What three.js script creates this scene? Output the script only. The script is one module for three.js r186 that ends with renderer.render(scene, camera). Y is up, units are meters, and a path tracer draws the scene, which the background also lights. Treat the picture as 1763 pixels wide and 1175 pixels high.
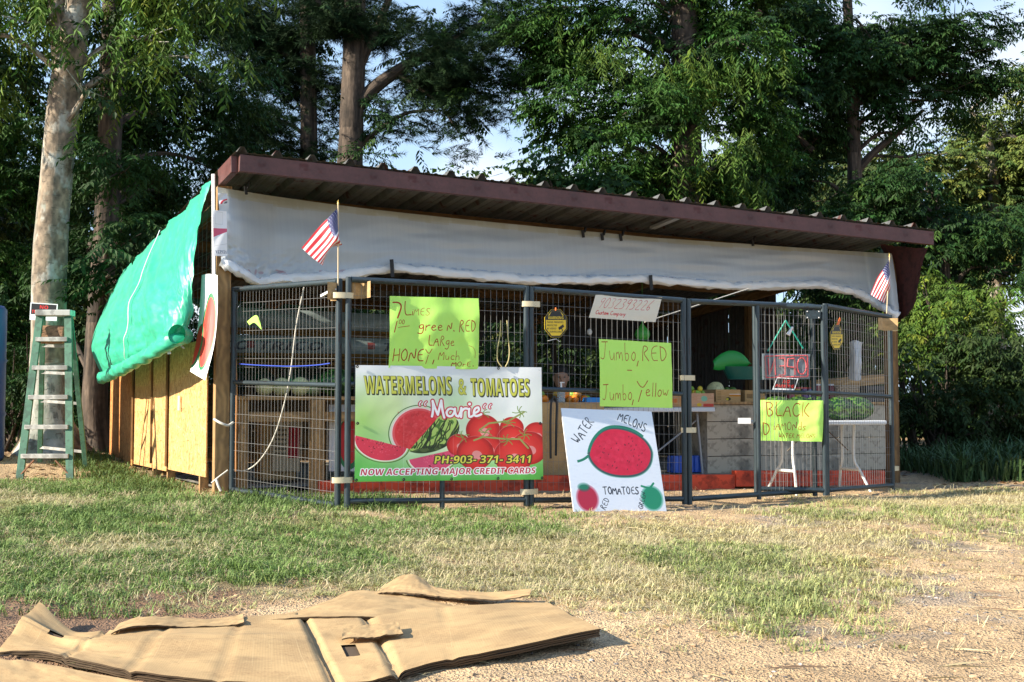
import * as THREE from 'three';
import { mergeGeometries, mergeVertices, toCreasedNormals } from 'three/addons/utils/BufferGeometryUtils.js';
import { RoundedBoxGeometry } from 'three/addons/geometries/RoundedBoxGeometry.js';
import { MarchingCubes } from 'three/addons/objects/MarchingCubes.js';

// ------------------------------------------------------------------ camera, sky, sun, exposure
const W = 1763, HH = 1175, F = 2100, EYE = 0.82, PITCH = Math.atan(112.5 / F);
const renderer = new THREE.WebGLRenderer({ antialias: true });
renderer.toneMapping = THREE.LinearToneMapping;
renderer.toneMappingExposure = 2.25;
renderer.shadowMap.enabled = true;
renderer.setSize(1024, 682);
const scene = new THREE.Scene();
const camera = new THREE.PerspectiveCamera(2 * Math.atan(HH / 2 / F) * 180 / Math.PI, W / HH, 0.05, 900);
camera.position.set(0, EYE, 0);
camera.rotation.set(PITCH, 0, 0);
scene.add(camera);

function rng(seed) { let a = seed >>> 0; return () => { a = (a + 0x6D2B79F5) >>> 0; let t = a; t = Math.imul(t ^ (t >>> 15), t | 1); t ^= t + Math.imul(t ^ (t >>> 7), t | 61); return ((t ^ (t >>> 14)) >>> 0) / 4294967296; }; }
const hash = (x, y, z = 0) => { let h = Math.imul(x, 374761393) + Math.imul(y, 668265263) + Math.imul(z, 2147483647 ^ 0x5bd1e995); h = Math.imul(h ^ (h >>> 13), 1274126177); return ((h ^ (h >>> 16)) >>> 0) / 4294967296; };
function vnoise(x, y, z = 0) {
  const i = Math.floor(x), j = Math.floor(y), k = Math.floor(z); let a = x - i, b = y - j, c = z - k;
  a = a * a * (3 - 2 * a); b = b * b * (3 - 2 * b); c = c * c * (3 - 2 * c);
  const L = (p, q, t) => p + (q - p) * t, h = (p, q, r) => hash(i + p, j + q, k + r);
  const z0 = L(L(h(0, 0, 0), h(1, 0, 0), a), L(h(0, 1, 0), h(1, 1, 0), a), b);
  return c === 0 ? z0 : L(z0, L(L(h(0, 0, 1), h(1, 0, 1), a), L(h(0, 1, 1), h(1, 1, 1), a), b), c);
}
const fbm = (x, y, o = 4, z = 0) => { let s = 0, w = .5, t = 0; for (let i = 0; i < o; i++) { s += w * vnoise(x, y, z); t += w; x = x * 2.03 + 17.1; y = y * 2.03 + 9.7; z = z * 2.03; w *= .5; } return s / t; };
const clamp = (x, a = 0, b = 1) => Math.min(b, Math.max(a, x)), lerp = (a, b, t) => a + (b - a) * t, smooth = (a, b, x) => { const t = clamp((x - a) / (b - a)); return t * t * (3 - 2 * t); };
const V3 = (x, y, z) => new THREE.Vector3(x, y, z);

const SUN_AZ = 22.4 * Math.PI / 180, SUN_EL = 27 * Math.PI / 180;    // from the left, a little towards the camera
const sunDir = V3(-Math.cos(SUN_AZ) * Math.cos(SUN_EL), Math.sin(SUN_EL), Math.sin(SUN_AZ) * Math.cos(SUN_EL));
{
  const w = 512, h = 256, d = new Float32Array(w * h * 4);
  for (let j = 0; j < h; j++) for (let i = 0; i < w; i++) {
    const el = ((j + .5) / h - .5) * Math.PI, az = ((i + .5) / w) * Math.PI * 2;
    const t = Math.pow(clamp(Math.sin(Math.max(el, 0))), .75);
    let r = lerp(.60, .09, t), g = lerp(.82, .23, t), b = lerp(1.02, .56, t);
    const k = Math.max(el, .02), cx = Math.cos(az) / (Math.tan(k) + .25), cz = Math.sin(az) / (Math.tan(k) + .25);
    let c = smooth(.56, .76, fbm(cx * 1.6 + 31.4, cz * 1.6 + 8.2, 5)) * .8;
    r = lerp(r, .92, c); g = lerp(g, .95, c); b = lerp(b, 1.0, c);
    if (el < 0) { r = .25; g = .24; b = .18; }
    const o = (j * w + i) * 4; d[o] = r * .62; d[o + 1] = g * .62; d[o + 2] = b * .62; d[o + 3] = 1;
  }
  const sky = new THREE.DataTexture(d, w, h, THREE.RGBAFormat, THREE.FloatType);
  sky.mapping = THREE.EquirectangularReflectionMapping; sky.magFilter = THREE.LinearFilter; sky.minFilter = THREE.LinearFilter; sky.wrapS = THREE.RepeatWrapping; sky.needsUpdate = true;
  scene.background = sky; scene.environment = sky;
}
const sun = new THREE.DirectionalLight(new THREE.Color().setRGB(1, .91, .76), 5);
sun.position.copy(sunDir).multiplyScalar(60).add(V3(0, 0, -11)); sun.target.position.set(0, 0, -11); scene.add(sun.target);
sun.castShadow = true; sun.shadow.mapSize.set(4096, 4096); sun.shadow.radius = 1.2;
Object.assign(sun.shadow.camera, { left: -22, right: 22, top: 18, bottom: -12, near: 1, far: 140 }); scene.add(sun);

// ------------------------------------------------------------------ pixels to places
const cP = Math.cos(PITCH), sP = Math.sin(PITCH);
function ray(px, py) { const x = (px - W / 2) / F, y = (HH / 2 - py) / F; return V3(x, y * cP + sP, y * sP - cP); }
function pix(px, py, Z) { const r = ray(px, py); return r.multiplyScalar(Z / -r.z).add(camera.position); }        // at Z metres in front of the camera
function hit(px, py, p0, n) { const r = ray(px, py); const t = n.dot(p0.clone().sub(camera.position)) / n.dot(r); return r.multiplyScalar(t).add(camera.position); }
function groundHit(px, py) { let Z = 8; for (let i = 0; i < 40; i++) { const r = ray(px, py), p = pix(px, py, Z); Z = clamp(lerp(Z, (gy(p.x, p.z) - EYE) / (r.y / -r.z), .6), 1, 60); } return pix(px, py, Z); }
function gyBase(x, z) {
  const d = -z;
  let y = clamp(-.02 - .021 * x, -.055, .1) * smooth(3, 9, d);
  y -= .04 * Math.max(0, 9.4 - d) - .02 * smooth(8, 11, d) * 0;
  y += .17 * Math.exp(-((x + 5.6) ** 2 + (d - 14.7) ** 2) / 2.6);
  y += .16 * Math.exp(-(((x - 6.2) / 1.6) ** 2 + ((d - 14.6) / .8) ** 2)) + .10 * smooth(14, 20, d);
  return y;
}
function gy(x, z) {
  const d = -z, near = 1 - smooth(14, 24, d);
  let y = gyBase(x, z) + near * ((fbm(x * 1.3 + 5, z * 1.3, 3) - .5) * .05 + (fbm(x * 7, z * 7 + 3, 3) - .5) * .018);
  y += near * .012 * dirtAt(x, z) * Math.pow(fbm(x * 16 + 4, z * 16, 2), 2);
  return y;
}
// bare, trodden earth against grass: patches as they lie in the yard (metres)
function inPoly(x, z, P) { let c = false; for (let i = 0, j = P.length - 1; i < P.length; j = i++) if ((P[i][1] > z) !== (P[j][1] > z) && x < (P[j][0] - P[i][0]) * (z - P[i][1]) / (P[j][1] - P[i][1]) + P[i][0]) c = !c; return c; }
function flat(list) { return list.map(([px, py]) => { const r = ray(px, py); let Z = 6; for (let i = 0; i < 30; i++) { const p = pix(px, py, Z); Z = clamp(lerp(Z, (gyBase(p.x, p.z) - EYE) / (r.y / -r.z), .6), 1, 60); } const p = pix(px, py, Z); return [p.x, p.z]; }); }
const lawn = flat([[-250, 850], [0, 838], [200, 832], [380, 868], [600, 893], [800, 893], [980, 900], [1180, 905], [1330, 915], [1520, 935], [1540, 960], [1440, 1000], [1330, 1040], [1230, 1062], [1080, 1055], [900, 1028], [700, 1024], [560, 1022], [430, 1030], [330, 1012], [240, 1003], [150, 1018], [-200, 1022]]);
const strips = [flat([[1260, 884], [1430, 892], [1640, 898], [1800, 903], [1800, 918], [1600, 914], [1400, 905]]), flat([[1440, 868], [1600, 858], [1800, 846], [1800, 884], [1620, 886], [1480, 878]]), flat([[1150, 1040], [1300, 1020], [1500, 975], [1560, 985], [1400, 1040], [1250, 1075], [1180, 1070]]),
  flat([[1330, 930], [1480, 938], [1640, 950], [1600, 965], [1400, 965]])];
function dirtAt(x, z) {
  const wx = x + (fbm(x * 2.2, z * 2.2, 3) - .5) * 1.1, wz = z + (fbm(x * 2.2 + 40, z * 2.2, 3) - .5) * 1.5;
  return inPoly(wx, wz, lawn) ? 0 : 1;
}
function grassAt(x, z) {
  const wx = x + (fbm(x * 2.6, z * 2.6, 3) - .5) * .9, wz = z + (fbm(x * 2.6 + 40, z * 2.6, 3) - .5) * 1.3;
  if (inPoly(wx, wz, lawn)) return clamp(.45 + 1.1 * (fbm(x * 1.8 + 3, z * 1.8, 3) - .25));
  for (const s of strips) if (inPoly(wx, wz, s)) return .55;
  return 0;
}

// ------------------------------------------------------------------ building blocks
const taken = new Map();
function numbered(n) { const k = taken.get(n) || 0; taken.set(n, k + 1); return k ? `${n}_${String(k).padStart(3, '0')}` : n; }
function shade(o) { o.castShadow = true; o.receiveShadow = true; return o; }
function tag(o, label, category, group) { o.userData.label = label; o.userData.category = category; if (group) o.userData.group = group; return o; }
function thing(name, label, category, pos = V3(0, 0, 0), turn = 0, group) { const g = new THREE.Group(); g.name = numbered(name); g.position.copy(pos); g.rotation.y = turn; tag(g, label, category, group); scene.add(g); g.updateMatrixWorld(true); return g; }
function part(parent, name, geo, m, world = false) {
  if (Array.isArray(geo)) geo = merge(geo);
  if (world) { parent.updateMatrixWorld(true); geo = geo.clone().applyMatrix4(parent.matrixWorld.clone().invert()); }
  const o = shade(new THREE.Mesh(geo, m)); o.name = name; parent.add(o); return o;
}
function single(name, label, category, geo, m, pos, turn = 0, group) {   // a thing of one mesh; geometry in its own axes
  if (Array.isArray(geo)) geo = merge(geo);
  const o = shade(new THREE.Mesh(geo, m)); o.name = numbered(name); if (pos) o.position.copy(pos); o.rotation.y = turn; tag(o, label, category, group); scene.add(o); return o;
}
function singleW(name, label, category, geo, m, group) {                 // the same from world geometry: its origin is put at the base
  if (Array.isArray(geo)) geo = merge(geo);
  geo.computeBoundingBox(); const b = geo.boundingBox, c = b.getCenter(V3()); c.y = b.min.y; geo = geo.clone().translate(-c.x, -c.y, -c.z);
  return single(name, label, category, geo, m, c, 0, group);
}
function structure(name, geo, m) { const o = shade(new THREE.Mesh(geo, m)); o.name = numbered(name); o.userData.kind = 'structure'; scene.add(o); return o; }
function plain(g) { g = g.index ? g.toNonIndexed() : g; for (const k of Object.keys(g.attributes)) if (!['position', 'normal', 'uv'].includes(k)) g.deleteAttribute(k); if (!g.attributes.uv) g.setAttribute('uv', new THREE.Float32BufferAttribute(new Float32Array(g.attributes.position.count * 2), 2)); return g; }
function merge(list) { return mergeGeometries(list.map(plain)); }
function boxUV(g, s = 1, axis) {      // uv in metres by the way each face points
  g = g.index ? g.toNonIndexed() : g; const p = g.attributes.position, n = g.attributes.normal, uv = new Float32Array(p.count * 2);
  for (let i = 0; i < p.count; i++) { const a = Math.abs(n.getX(i)), b = Math.abs(n.getY(i)), c = Math.abs(n.getZ(i)); let u, v; if (b > a && b > c) { u = p.getX(i); v = p.getZ(i); } else if (a > c) { u = p.getZ(i); v = p.getY(i); } else { u = p.getX(i); v = p.getY(i); } if (axis === 'z') { v = p.getZ(i); u = a > c && a > b ? p.getY(i) : p.getX(i); if (c > a && c > b) v = p.getY(i); } uv[i * 2] = u * s; uv[i * 2 + 1] = v * s; }
  g.setAttribute('uv', new THREE.BufferAttribute(uv, 2)); return g;
}
function box(w, h, d, x = 0, y = 0, z = 0, r = Math.min(w, h, d) * .08, axis) { return boxUV(new RoundedBoxGeometry(w, h, d, 1, r), 1, axis).translate(x, y, z); }
function beam(a, b, w, h, axis = 'z') {     // a bar with a rectangular section from a to b (w across, h up)
  const L = a.distanceTo(b), g = box(w, h, L, 0, 0, 0, Math.min(w, h) * .08, 'z'); const m = new THREE.Matrix4().lookAt(b, a, Math.abs(b.y - a.y) > .9 * L ? V3(0, 0, 1) : V3(0, 1, 0)); m.setPosition(a.clone().add(b).multiplyScalar(.5)); return g.applyMatrix4(m);
}
function rod(a, b, r, n = 8, r2 = r) {
  const L = a.distanceTo(b), g = new THREE.CylinderGeometry(r2, r, L, n, 1); const q = new THREE.Quaternion().setFromUnitVectors(V3(0, 1, 0), b.clone().sub(a).normalize());
  return g.applyQuaternion(q).translate((a.x + b.x) / 2, (a.y + b.y) / 2, (a.z + b.z) / 2);
}
function tube(pts, r, n = 6, seg) { return new THREE.TubeGeometry(new THREE.CatmullRomCurve3(pts), seg || pts.length * 5, r, n, false); }
function cr(a, b, c, d, t) { return .5 * (2 * b + (c - a) * t + (2 * a - 5 * b + 4 * c - d) * t * t + (3 * b - a - 3 * c + d) * t * t * t); }
function ctrlPoint(C, u, v) {          // smooth surface through a grid of control points C[row][col]
  const R = C.length - 1, K = C[0].length - 1; const fv = clamp(v) * R, j = Math.min(R - 1, Math.floor(fv)), tv = fv - j, fu = clamp(u) * K, i = Math.min(K - 1, Math.floor(fu)), tu = fu - i; const out = [0, 0, 0];
  const G = (r, c) => { const rr = clamp(r, 0, R), cc = clamp(c, 0, K); let p = C[rr][cc]; return [p.x, p.y, p.z]; };
  for (let q = 0; q < 3; q++) { const rows = [-1, 0, 1, 2].map((dr) => cr(G(j + dr, i - 1)[q], G(j + dr, i)[q], G(j + dr, i + 1)[q], G(j + dr, i + 2)[q], tu)); out[q] = cr(rows[0], rows[1], rows[2], rows[3], tv); }
  return V3(...out);
}
function surface(fn, nu, nv, uw = 1, vh = 1) {   // fn(u,v) -> point, v runs downwards
  const pos = [], uv = [], idx = []; for (let j = 0; j <= nv; j++) for (let i = 0; i <= nu; i++) { const p = fn(i / nu, j / nv); pos.push(p.x, p.y, p.z); uv.push(i / nu * uw, (1 - j / nv) * vh); }
  for (let j = 0; j < nv; j++) for (let i = 0; i < nu; i++) { const a = j * (nu + 1) + i, b = a + nu + 1; idx.push(a, b, a + 1, a + 1, b, b + 1); }
  const g = new THREE.BufferGeometry(); g.setAttribute('position', new THREE.Float32BufferAttribute(pos, 3)); g.setAttribute('uv', new THREE.Float32BufferAttribute(uv, 2)); g.setIndex(idx); g.computeVertexNormals(); return g;
}
function bil(q, u, v) { return q[0].clone().multiplyScalar((1 - u) * (1 - v)).addScaledVector(q[1], u * (1 - v)).addScaledVector(q[2], u * v).addScaledVector(q[3], (1 - u) * v); }   // corners tl tr br bl
function slab(fn, nu, nv, th, n) {      // a sheet with thickness: front face textured, back and rim
  const f = surface(fn, nu, nv), b = surface((u, v) => fn(1 - u, v).addScaledVector(n, -th), nu, nv); const rim = []; const e = (A) => { const pos = [], idx = []; A.forEach((p, i) => { const q = p.clone().addScaledVector(n, -th); pos.push(p.x, p.y, p.z, q.x, q.y, q.z); if (i) { const k = i * 2; idx.push(k - 2, k - 1, k, k, k - 1, k + 1); } }); const g = new THREE.BufferGeometry(); g.setAttribute('position', new THREE.Float32BufferAttribute(pos, 3)); g.setAttribute('uv', new THREE.Float32BufferAttribute(new Float32Array(A.length * 4).fill(.01), 2)); g.setIndex(idx); g.computeVertexNormals(); rim.push(g); };
  const A = (k, fnp) => Array.from({ length: k + 1 }, (_, i) => fnp(i / k)); e(A(nu, (t) => fn(t, 1))); e(A(nu, (t) => fn(1 - t, 0))); e(A(nv, (t) => fn(1, 1 - t))); e(A(nv, (t) => fn(0, t)));
  return { front: f, body: merge([b, ...rim]) };
}

// ------------------------------------------------------------------ procedural textures and materials
function dataTex(w, h, fn, srgb = true) { const d = new Uint8Array(w * h * 4); for (let j = 0; j < h; j++) for (let i = 0; i < w; i++) { const c = fn(i / w, j / h, i, j), o = (j * w + i) * 4; d[o] = clamp(c[0], 0, 255); d[o + 1] = clamp(c[1], 0, 255); d[o + 2] = clamp(c[2], 0, 255); d[o + 3] = 255; } const t = new THREE.DataTexture(d, w, h); t.wrapS = t.wrapT = THREE.RepeatWrapping; t.magFilter = THREE.LinearFilter; t.minFilter = THREE.LinearMipmapLinearFilter; t.generateMipmaps = true; if (srgb) t.colorSpace = THREE.SRGBColorSpace; t.needsUpdate = true; return t; }
function canvasTex(w, h, draw, repeat = false) { const c = document.createElement('canvas'); c.width = w; c.height = h; const x = c.getContext('2d'); draw(x, w, h); const t = new THREE.CanvasTexture(c); t.colorSpace = THREE.SRGBColorSpace; t.magFilter = THREE.LinearFilter; if (repeat) t.wrapS = t.wrapT = THREE.RepeatWrapping; return t; }
// noise that repeats every n cells
function tnoise(u, v, n, seed = 0) { const x = u * n, y = v * n, i = Math.floor(x), j = Math.floor(y); let a = x - i, b = y - j; a = a * a * (3 - 2 * a); b = b * b * (3 - 2 * b); const h = (p, q) => hash(((i + p) % n + n) % n + seed * 131, ((j + q) % n + n) % n + seed * 57); return lerp(lerp(h(0, 0), h(1, 0), a), lerp(h(0, 1), h(1, 1), a), b); }
const tfbm = (u, v, n, seed = 0, o = 4) => { let s = 0, w = .5, t = 0; for (let i = 0; i < o; i++) { s += w * tnoise(u, v, n, seed + i); t += w; n *= 2; w *= .55; } return s / t; };
function M(rgb, rough = .8, extra = {}) { const m = new THREE.MeshStandardMaterial({ roughness: rough, side: THREE.DoubleSide, ...extra }); if (rgb) m.color.setRGB(...rgb); return m; }
function MP(rgb, rough = .8, extra = {}) { const m = new THREE.MeshPhysicalMaterial({ roughness: rough, side: THREE.DoubleSide, ...extra }); if (rgb) m.color.setRGB(...rgb); return m; }
const rep = (t, x, y = x) => { const c = t.clone(); c.repeat.set(x, y); c.needsUpdate = true; return c; };

const texOSB = canvasTex(1024, 1024, (x, w, h) => {
  x.fillStyle = '#c79d62'; x.fillRect(0, 0, w, h); const r = rng(5); const cols = ['#d9b377', '#c99a5c', '#b9874b', '#e2c08a', '#ad7a42', '#d2a768', '#9c6a38', '#c9a06a'];
  for (let i = 0; i < 5200; i++) { x.save(); x.translate(r() * w, r() * h); x.rotate((r() - .5) * 1.5 + (r() < .25 ? 1.5 : 0)); x.globalAlpha = .35 + r() * .5; x.fillStyle = cols[Math.floor(r() * cols.length)]; const L = 18 + r() * 46, T = 4 + r() * 13; x.beginPath(); x.moveTo(-L, -T * .3); x.lineTo(-L * .4, -T * .5); x.lineTo(L, -T * .35); x.lineTo(L * .9, T * .5); x.lineTo(-L * .9, T * .4); x.fill(); x.restore(); }
  for (let i = 0; i < 60; i++) { x.globalAlpha = .16; x.fillStyle = '#5e4a36'; x.beginPath(); x.ellipse(r() * w, r() * h, 4 + r() * 26, 3 + r() * 40, r(), 0, 7); x.fill(); }
}, true);
const texWood = dataTex(256, 512, (u, v) => { const g = tfbm(u * 1, v * .06, 24, 3, 3) * .55 + tfbm(u, v, 6, 9) * .3 + .18 * Math.sin((u * 16 + 3 * tfbm(u, v, 4, 2)) * 6.28); const k = .68 + g * .42; const st = smooth(.62, .8, tfbm(u, v, 5, 21)) * .2; return [188 * k * (1 - st), 148 * k * (1 - st), 98 * k * (1 - st * .8)]; });
const texFine = dataTex(256, 256, (u, v) => { const k = 180 + 75 * (tfbm(u, v, 16, 4) - .5) * 2 * .6 + 20 * (tnoise(u, v, 128, 7) - .5); return [k, k, k]; }, false);
const texGrime = dataTex(512, 512, (u, v) => { const a = tfbm(u, v, 6, 14, 5), b = tfbm(u, v, 24, 3, 3); const k = 1 - .28 * smooth(.48, .72, a) - .16 * smooth(.55, .75, b); return [255 * k, 252 * k, 246 * k]; });
const texMetal = dataTex(512, 512, (u, v) => { const a = tfbm(u, v, 5, 31, 5), b = tfbm(u * 1, v, 40, 5, 3), s = smooth(.64, .8, tfbm(u, v, 12, 44, 3)); const k = .82 + .3 * (a - .5) + .18 * (b - .5); return [255 * k * (1 - .25 * s) + 20 * s, 255 * k * (1 - .45 * s), 255 * k * (1 - .5 * s)]; });
const texCard = canvasTex(1024, 1024, (x, w, h) => {
  const im = x.createImageData(w, h); for (let j = 0; j < h; j++) for (let i = 0; i < w; i++) { const u = i / w, v = j / h; const k = .9 + .2 * (tfbm(u, v, 6, 8, 5) - .5) + .05 * (tnoise(u, v, 160, 3) - .5) + .02 * Math.sin(i / w * 6.283 * 128) - .06 * smooth(.63, .78, tfbm(u, v, 9, 61, 4)); const o = (j * w + i) * 4; const dirt = smooth(.5, .7, tfbm(u, v, 7, 140, 5)) * (.25 + .75 * smooth(.35, .75, tnoise(u, v, 220, 19))) * .3; im.data[o] = lerp(200 * k, 128, dirt); im.data[o + 1] = lerp(166 * k, 98, dirt); im.data[o + 2] = lerp(116 * k, 66, dirt); im.data[o + 3] = 255; } x.putImageData(im, 0, 0);
  const r = rng(15); x.strokeStyle = '#6d5434'; for (let i = 0; i < 26; i++) { x.globalAlpha = .2; x.lineWidth = 2; x.strokeStyle = '#e2c795'; x.beginPath(); const X = r() * w; x.moveTo(X, r() * h); x.lineTo(X + (r() - .5) * 30, r() * h); x.stroke(); } x.strokeStyle = '#6d5434'; for (let i = 0; i < 150; i++) { x.globalAlpha = .3 + r() * .45; x.lineWidth = .8 + r() * 1.6; x.beginPath(); let a = r() * w, b = r() * h; x.moveTo(a, b); for (let k = 0; k < 3; k++) { a += (r() - .5) * 50; b += (r() - .5) * 22; x.lineTo(a, b); } x.stroke(); }
  for (let i = 0; i < 110; i++) { x.globalAlpha = .3 + .4 * r(); x.fillStyle = r() < .5 ? '#5d4228' : '#8b6a3f'; x.beginPath(); x.ellipse(r() * w, r() * h, 1 + r() * 4, 1 + r() * 3, r() * 3, 0, 7); x.fill(); }
}, true);
const mat = {
  osb: M(null, .85, { map: texOSB, bumpMap: texOSB, bumpScale: .0015 }), wood: M([1, 1, 1], .85, { map: texWood, bumpMap: texWood, bumpScale: .002 }), oldWood: M([.55, .5, .44], .9, { map: texWood, bumpMap: texWood, bumpScale: .003 }),
  darkWood: M([.55, .5, .44], .9, { map: texWood }), red: M([.72, .085, .035], .7, { map: texGrime }), maroon: M([.165, .062, .055], .5, { map: texMetal }), roofTop: M([.20, .20, .19], .5, { metalness: .2, map: texMetal }), steel: M([.5, .5, .5], .45, { metalness: .6 }),
  fence: M([.058, .085, .098], .38, { map: texMetal, metalness: .2 }), wire: M([.20, .21, .21], .38, { metalness: .5 }), brightWire: M([.25, .25, .245], .5, { metalness: .3 }),
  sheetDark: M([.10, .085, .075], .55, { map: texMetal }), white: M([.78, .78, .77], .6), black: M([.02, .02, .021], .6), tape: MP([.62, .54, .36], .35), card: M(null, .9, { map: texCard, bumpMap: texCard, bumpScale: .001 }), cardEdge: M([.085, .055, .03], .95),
  rope: M([.62, .58, .5], .9), poly: MP([.70, .74, .78], .38, { transmission: .12, thickness: 0, map: texGrime }), clip: M([.012, .012, .013], .5), orange: M([.75, .16, .03], .6), blueRope: M([.02, .06, .42], .6),
};

// ------------------------------------------------------------------ ground
{
  const xs = [], ds = [];
  for (let x = -7; x <= 8.001; x += .045) xs.push(x);
  for (let k = 1, s = .06, x = 8; x < 260; k++) { s *= 1.16; x += s; xs.push(x); xs.unshift(-x + 1); }
  for (let d = 2.6; d <= 15.001; d += .045) ds.push(d);
  for (let s = .06, d = 15; d < 420; ) { s *= 1.16; d += s; ds.push(d); }
  for (let s = .06, d = 2.6; d > -60; ) { s *= 1.3; d -= s; ds.unshift(d); }
  const pos = [], uv = [], col = [], idx = [], nx = xs.length;
  for (const d of ds) for (const x of xs) {
    const z = -d, y = gy(x, z); pos.push(x, y, z); uv.push(x / 1.7, z / 1.7);
    const n = fbm(x * .9 + 11, z * .9, 4), n2 = fbm(x * 4.1, z * 4.1 + 7, 3), g = grassAt(x, z);
    let r = lerp(.55, .45, n), gg = lerp(.405, .315, n), b = lerp(.245, .175, n);
    const gr = smooth(.55, .7, fbm(x * 1.4 + 60, z * 2.4 + 9, 4)) * smooth(-.5, 2, x); r = lerp(r, .27, gr * .7); gg = lerp(gg, .23, gr * .7); b = lerp(b, .19, gr * .7);      // crushed stone lying in the earth
    const soil = smooth(.32, .5, fbm(x * 1.1 + 80, z * 1.6, 3)) * (1 - smooth(-1.5, -.5, x)) * (1 - smooth(6.4, 8.2, d)); r = lerp(r, .23, soil); gg = lerp(gg, .14, soil); b = lerp(b, .085, soil);   // darker turned earth on the left
    const k = .86 + .3 * n2; r *= k; gg *= k; b *= k;
    if (g > 0) { const t = clamp(g * .8); r = lerp(r, .22, t); gg = lerp(gg, .19, t); b = lerp(b, .095, t); }
    col.push(r, gg, b);
  }
  for (let j = 0; j < ds.length - 1; j++) for (let i = 0; i < nx - 1; i++) { const a = j * nx + i, b = a + nx; idx.push(a, a + 1, b, a + 1, b + 1, b); }
  const g = new THREE.BufferGeometry(); g.setAttribute('position', new THREE.Float32BufferAttribute(pos, 3)); g.setAttribute('uv', new THREE.Float32BufferAttribute(uv, 2)); g.setAttribute('color', new THREE.Float32BufferAttribute(col, 3)); g.setIndex(idx); g.computeVertexNormals();
  const grain = dataTex(1024, 1024, (u, v) => { const a = tfbm(u, v, 9, 2, 6), b = tnoise(u, v, 190, 5), c = tnoise(u, v, 420, 8), s = smooth(.8, .93, tnoise(u, v, 110, 12)); const k = 1 + .34 * (a - .5) + .22 * (b - .5) + .2 * (c - .5); return [226 * k * (1 - .35 * s), 222 * k * (1 - .36 * s), 216 * k * (1 - .34 * s)]; });
  structure('ground', g, M([1.32, 1.30, 1.28], .95, { map: grain, vertexColors: true, bumpMap: grain, bumpScale: .02 }));
}

// ------------------------------------------------------------------ the stand: its own axes
const AL = 23 * Math.PI / 180, U = V3(Math.cos(AL), 0, -Math.sin(AL)), N = V3(Math.sin(AL), 0, Math.cos(AL));   // along the front, out of the front
const O = V3(-2.615, 0, -10.85), BACK = V3(-2.4, 0, -4.55).normalize();
const B = (u, v, y = 0) => O.clone().addScaledVector(U, u).addScaledVector(BACK, v).setY(y);
const onFront = (px, py, v = 0) => hit(px, py, B(0, v), N);
const uOf = (p) => { const r = p.clone().sub(O); const det = U.x * BACK.z - U.z * BACK.x; return (r.x * BACK.z - r.z * BACK.x) / det; };
const roofY = (u, v) => 2.985 - .0318 * u - .105 * (v + .53);
const ROOF_L = -.01, ROOF_R = 7.6, V0 = -.53, V1 = 5.35;
const stand = thing('market_stand', 'open shed style fruit stand with low sloping metal roof and maroon fascia', 'stand', B(0, 0, 0));
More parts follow.
